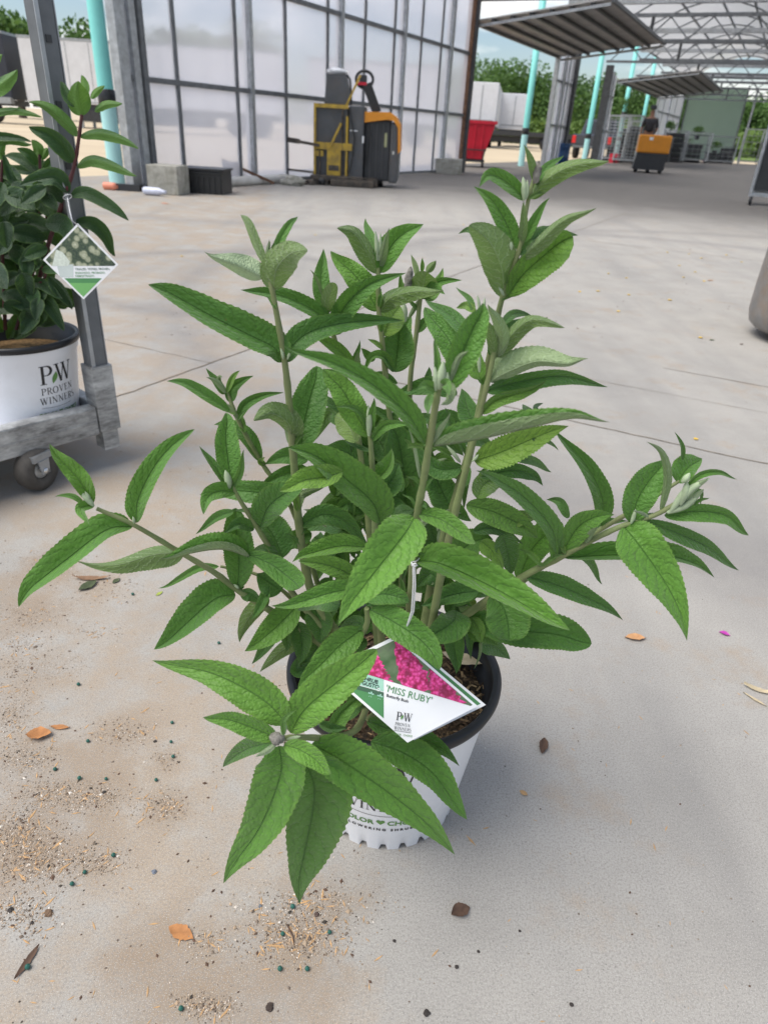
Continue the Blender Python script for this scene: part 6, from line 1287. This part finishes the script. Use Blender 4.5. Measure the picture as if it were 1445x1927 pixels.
onto(poly2(MB(), half((110, 523), (200, 523), inner, False), 0), xv, yv, .0002).build('green_tip', 'taggreen', tag3)
onto(poly2(MB(), half((110, 532), (200, 532), inner, False), 0), xv, yv, .0004).build('light_green_tip', 'taggreen2', tag3)
onto(poly2(MB(), [cardpt(*p) for p in ((107, 497), (138, 497), (138, 521), (113, 521))], 0), xv, yv, .0003).build('blank_panel', pmat('pale grey print', (.52, .58, .56), .5), tag3)
for s_, y_ in (('TRIALED. TESTED. PROVEN.', 508), ('ENSAYADO. PROBADO.', 515), ('DEMOSTRADO.', 521)): lay(text_mb(s_, 1, .012, 'LEFT'), 142, y_, 200, y_ - .5, 5.4, .0005).build('lettering', 'taggreen' if y_ > 508 else 'tagdark', tag3)
r_ = MB(); a3 = P(127, 370, HY - .035)
r_.tube([a3 + CX * (.009 * math.cos(a)) + FW * (.009 * math.sin(a)) + CU * .004 * math.cos(a) for a in [i * math.pi / 6 for i in range(12)]], .001, 6, closed=True); r_.tube([P(127, 372, HY - .05), P(131, 395, HY - .08), P(136, 415, YH - .02), hA], .0011, 6)
tag(r_.build('tie_cord', 'cord'), 'white cord holding the cream flowered tag on the hydrangea', 'cord')
#@@litter
# ------------------------------------------------------------------ litter on the floor
rg = random.Random(31)
def grit(name, n, fn, mat, s0, s1, flat=.6, long=1.0):
    mb = MB()
    for _ in range(n):
        x, y = fn(); p = G(x, y, 0) if not isinstance(x, Vector) else x; s_ = rg.uniform(s0, s1) * (1.6 if rg.random() < .06 else 1); a = rg.uniform(0, 6.28)
        c_, n_ = math.cos(a) * s_, math.sin(a) * s_; l_ = long
        vs = [(p.x + c_ * l_, p.y + n_ * l_, .0006), (p.x - n_ * .7, p.y + c_ * .7, .0004), (p.x - c_ * l_, p.y - n_ * l_, .0006), (p.x + n_ * .8, p.y - c_ * .8, .0003), (p.x + rg.uniform(-.2, .2) * s_, p.y + rg.uniform(-.2, .2) * s_, s_ * flat), (p.x + c_ * .3 * l_, p.y + n_ * .3 * l_, s_ * flat * .9)]
        mb.add(vs, [(0, 1, 4, 5), (1, 2, 4), (2, 3, 4), (3, 0, 5, 4), (0, 3, 2, 1)])
    o = mb.build(name, mat); o['kind'] = 'stuff'; return o
patches = [(90, 1060, 90, 30, 1), (60, 1160, 90, 25, 1), (40, 1210, 60, 22, 1), (180, 1190, 60, 16, .6), (60, 1260, 90, 30, .8), (45, 1430, 55, 30, 1.6), (110, 1500, 90, 26, 1.6), (30, 1560, 60, 30, 1.6), (60, 1610, 80, 50, 1.8), (190, 1500, 60, 26, 1.4), (230, 1380, 60, 25, 1.4), (310, 1430, 30, 18, 1.1), (310, 1520, 45, 26, 1.5), (180, 1620, 60, 26, 1.4), (40, 1720, 60, 40, 1.2), (390, 1775, 40, 20, 1.2), (560, 1760, 90, 45, 1.7), (390, 1895, 60, 22, 1.6), (580, 1700, 110, 30, .9), (20, 1340, 40, 60, 1.0), (330, 960, 80, 30, .3), (200, 1110, 80, 30, .7)]
wts = [p[2] * p[3] * p[4] for p in patches]
def inpatch():
    p = rg.choices(patches, wts)[0]; return p[0] + rg.gauss(0, .55) * p[2], p[1] + rg.gauss(0, .6) * p[3]
def anywhere():
    while 1:
        x, y = rg.uniform(-20, 1465), rg.uniform(640, 1940) if rg.random() < .8 else rg.uniform(430, 700)
        if rg.random() < (.9 if x < 700 else .28): return x, y
STM = NT('grit mix'); gg = STM.n('ShaderNodeNewGeometry'); STM.l(STM.ramp(gg.outputs['Random Per Island'], [(0, (.05, .042, .034)), (.2, (.18, .14, .11)), (.6, (.36, .28, .20)), (.85, (.46, .33, .22)), (1, (.74, .70, .64))]), STM.b.inputs['Base Color']); STM.b.inputs['Roughness'].default_value = .9
grit('grit', 10500, inpatch, STM.m, .0004, .0014, .7); grit('coarse_grit', 230, inpatch, STM.m, .0018, .0033, .7); grit('scattered_grit', 900, anywhere, STM.m, .0006, .0018, .7)
grit('wood_slivers', 560, lambda: inpatch() if rg.random() < .55 else anywhere(), 'chip', .0008, .0016, .5, 4.5)
grit('dark_specks', 330, lambda: inpatch() if rg.random() < .4 else anywhere(), 'deadbrown', .001, .0026, .6, 1.2)
grit('far_debris', 260, lambda: (rg.uniform(250, 1445), rg.uniform(385, 640)), 'deadbrown', .002, .005, .5, 1.5)
beads = [(322, 1398), (324, 1362), (326, 1426), (294, 1470), (200, 1468), (150, 1467), (166, 1397), (104, 1450), (214, 1612), (136, 1666), (160, 1644), (551, 1709), (620, 1757), (532, 1760), (527, 1826), (578, 1826), (341, 1901), (53, 1823), (314, 1208), (412, 1212), (148, 1290), (250, 1120)]
bb = MB()
for x, y in beads:
    p = G(x, y); r = rg.uniform(.0024, .0034); bb.lathe([(0, 0), (r * .8, r * .4), (r, r), (r * .8, r * 1.6), (0, r * 2)], 10, p)
o = bb.build('fertiliser_beads', 'bead'); o['kind'] = 'stuff'
def dry_leaf(label, px, py, ln, wd, rot, mat, curl=.35, name='dry_leaf', cat='dry leaf', fold=.3, seed=0, group=None):
    mb = MB(); n = 14; vs = []; rs_ = random.Random(seed)
    for i in range(n + 1):
        f = i / n; w_ = wd * math.sin(math.pi * min(1, f * 1.02)) ** .8
        for c_ in (-1, -.5, 0, .5, 1):
            e = 1 + (.12 * rs_.uniform(-1, 1) if abs(c_) == 1 else 0)
            vs.append(((f - .5) * ln, c_ * w_ * e, .0015 + fold * abs(c_) * w_ + curl * ln * (f - .5) ** 2 * (.6 + .5 * math.sin(seed + c_)) + .03 * ln * noise.noise(Vector((f * 5, c_ * 2, seed)))))
    zmin = min(v[2] for v in vs); vs = [(x, y, z - zmin + .0008) for x, y, z in vs]
    mb.add(vs, [(i * 5 + j, i * 5 + j + 1, (i + 1) * 5 + j + 1, (i + 1) * 5 + j) for i in range(n) for j in range(4)], True)
    o = mb.build(name, mat); o.location = G(px, py); o.rotation_euler.z = R(rot); return tag(o, label, cat, group)
dry_leaf('orange brown dry leaf lying flat on the near floor at lower left', 341, 1757, .036, .009, -20, 'deadorange' if 'deadorange' in M else 'deadleaf', .1, fold=.25, seed=1)
dry_leaf('crumpled rusty dry leaf beside a smaller one at the left', 74, 1386, .040, .012, 10, 'deadleaf', .6, fold=.6, seed=2)
dry_leaf('thin rusty leaf scrap right of the crumpled rusty leaf', 113, 1370, .034, .005, 0, 'deadleaf', .4, seed=3)
dry_leaf('curled tan dry leaf on the floor right of the pot', 1195, 1202, .044, .010, 4, pmat('tan dry leaf', (.55, .30, .14), .8, 0, .2, 50), .6, fold=.5, seed=4)
dry_leaf('dark brown pod-shaped dry leaf on the floor right of the pot', 1022, 1405, .036, .0075, 72, 'deadbrown', .3, fold=.6, seed=5)
dry_leaf('brown curled leaf scrap below right of the pot', 866, 1718, .026, .009, 20, 'deadbrown', .8, fold=.7, seed=6)
dry_leaf('pale curled dry strip at the right edge of the floor', 1425, 1300, .050, .006, -25, 'deadpale', .8, fold=.5, seed=7)
dry_leaf('pale curled dry strip touching the other at the right edge', 1420, 1318, .045, .003, -50, 'deadpale', .5, fold=.5, seed=17)
dry_leaf('brown shrivelled leaf on the grit near the left cart wheel', 172, 1090, .075, .008, 5, pmat('shrivelled leaf', (.24, .14, .08), .8, 0, .3, 50), .5, seed=8)
dry_leaf('dark green shrivelled leaf below the brown one near the cart wheel', 166, 1104, .045, .012, 60, pmat('dull green leaf', (.06, .08, .035), .8, 0, .3, 50), .4, seed=9)
dry_leaf('small dark green leaf scrap right of the shrivelled leaves', 219, 1094, .022, .006, 70, pmat('dull green scrap', (.07, .09, .04), .8, 0, .3, 50), .4, seed=10)
dry_leaf('bright magenta petal on the floor at the right', 1363, 1194, .022, .006, -30, 'purple', .4, 'petal', 'petal', .6, 11)
dry_leaf('yellow green leaf scrap below the left branch', 300, 1118, .018, .004, 60, pmat('lime scrap', (.35, .42, .08), .7), .4, seed=12)
dry_leaf('small dark twig-like leaf at lower left', 52, 1812, .040, .004, 75, 'deadbrown', .3, seed=13)
dry_leaf('tan wood chip right of the pot base', 985, 1494, .014, .004, -35, 'chip', .3, 'wood_chip', 'wood chip', seed=14)
dry_leaf('pale leaf lying on the soil inside the white pot', 0, 0, .060, .012, -20, 'deadpale', .2, fold=.2, seed=15).location = G(868, 1242, .218)
def petal(px, py, s_, label=None, i=0): s_ *= 1.45; return dry_leaf(label, px, py, s_, s_ * .42, rg.uniform(0, 180), 'yellowleaf', .5, 'yellow_petal', 'petal', .4, i, 'yellow petals on the floor')
ys = [(1318, 636, .018, 'large yellow petal on the floor beside a green scrap'), (1309, 827, .013, 'bright yellow petal nearest the camera at the right'), (1256, 475, .02, 'yellow petal leftmost near the shade edge'), (1296, 478, .02, 'yellow petal near the shade edge, second from left'), (1320, 486, .022, 'yellow petal below the shade edge, third from left'), (1367, 480, .022, 'pale yellow petal near the shade edge towards the drum'), (1395, 493, .02, 'yellow petal closest to the grey drum'), (1278, 500, .02, 'yellow petal on its own below the shade edge row'), (1308, 512, .02, 'yellow petal above the brown scrap cluster'), (1286, 522, .02, 'yellow petal left of the brown scrap cluster'), (1324, 529, .02, 'yellow petal touching the brown scrap cluster'), (1260, 565, .02, 'yellow petal left below the brown scrap cluster'), (1125, 548, .018, 'yellow petal halfway between tall stem and drum'), (1178, 523, .018, 'yellow petal left of the petal scatter'), (1183, 555, .018, 'yellow petal below the left end of the scatter'), (1163, 586, .018, 'yellow petal lowest left of the scatter'), (1090, 549, .018, 'yellow petal nearest the tall stem leaves'), (1145, 515, .016, 'small yellow petal right of the tall stem leaves'), (593, 442, .022, 'yellow petal on the floor above the second stem'), (872, 423, .02, 'pale yellow petal left of the tall stem'), (342, 482, .018, 'pale yellow petal inside the ring tyre mark')]
for i, (x, y, s_, lb) in enumerate(ys): petal(x, y, s_, lb, i)
pebs = [(508, 1898, .0078, 'dark brown oval pebble at the bottom edge'), (92, 1720, .0085, 'brown elongated pebble at lower left'), (596, 1722, .0055, 'small brown pebble below the hanging front leaf'), (490, 1706, .0042, 'small bluish pebble left of the hanging front leaf'), (290, 1642, .006, 'flat blue grey stone chip on the left floor'), (292, 1396, .0045, 'dark pebble left of the front leaves'), (196, 1492, .0045, 'dark brown lump in the grit at the left'), (742, 1772, .0035, 'small dark pebble below the pot'), (859, 1821, .0042, 'round dark pebble below right of the pot'), (803, 1908, .0065, 'brown pebble at the bottom edge under the pot'), (1075, 1892, .004, 'small dark sliver of bark at the lower right'), (978, 1753, .003, 'tiny dark scrap on the lower floor'), (900, 1792, .0032, 'tiny brown scrap beside the round dark pebble'), (20, 1714, .006, 'purple brown lump at the left edge'), (60, 1738, .004, 'small dark lump near the left edge')]
for i, (x, y, r, lb) in enumerate(pebs): rock('pebble', G(x, y), r * .55, pmat('pebble %d' % i, ((.05, .035, .028), (.16, .10, .06), (.09, .06, .05), (.14, .16, .19), (.16, .18, .22))[i] if i < 5 else (.035, .028, .025), .8, 0, .3, 200), lb, 'pebble', .55, i * 3.1, 'pebbles on the floor')
tw = MB().tube([P3 for P3 in (G(540, 1740, .002), G(545, 1752, .003), G(551, 1762, .002), G(553, 1778, .002))], [.0009, .0012, .0009, .0005], 6).build('twig', 'deadbrown'); tag(tw, 'thin dark curved twig on the grit below the hanging leaf', 'twig')
dry_leaf('dark green scrap beside the large yellow petal', 1339, 640, .030, .008, 10, pmat('moss scrap', (.08, .12, .05), .8), .3, 'leaf_scrap', 'leaf scrap', seed=18)
dry_leaf('dark seed pod on the floor left of the grey drum shadow', 1395, 648, .022, .007, 20, 'deadbrown', .3, 'leaf_scrap', 'leaf scrap', seed=19)
dry_leaf('brown leaf cluster among the yellow petals', 1336, 528, .055, .010, 10, 'deadleaf', .3, 'leaf_scrap', 'leaf scrap', seed=20)
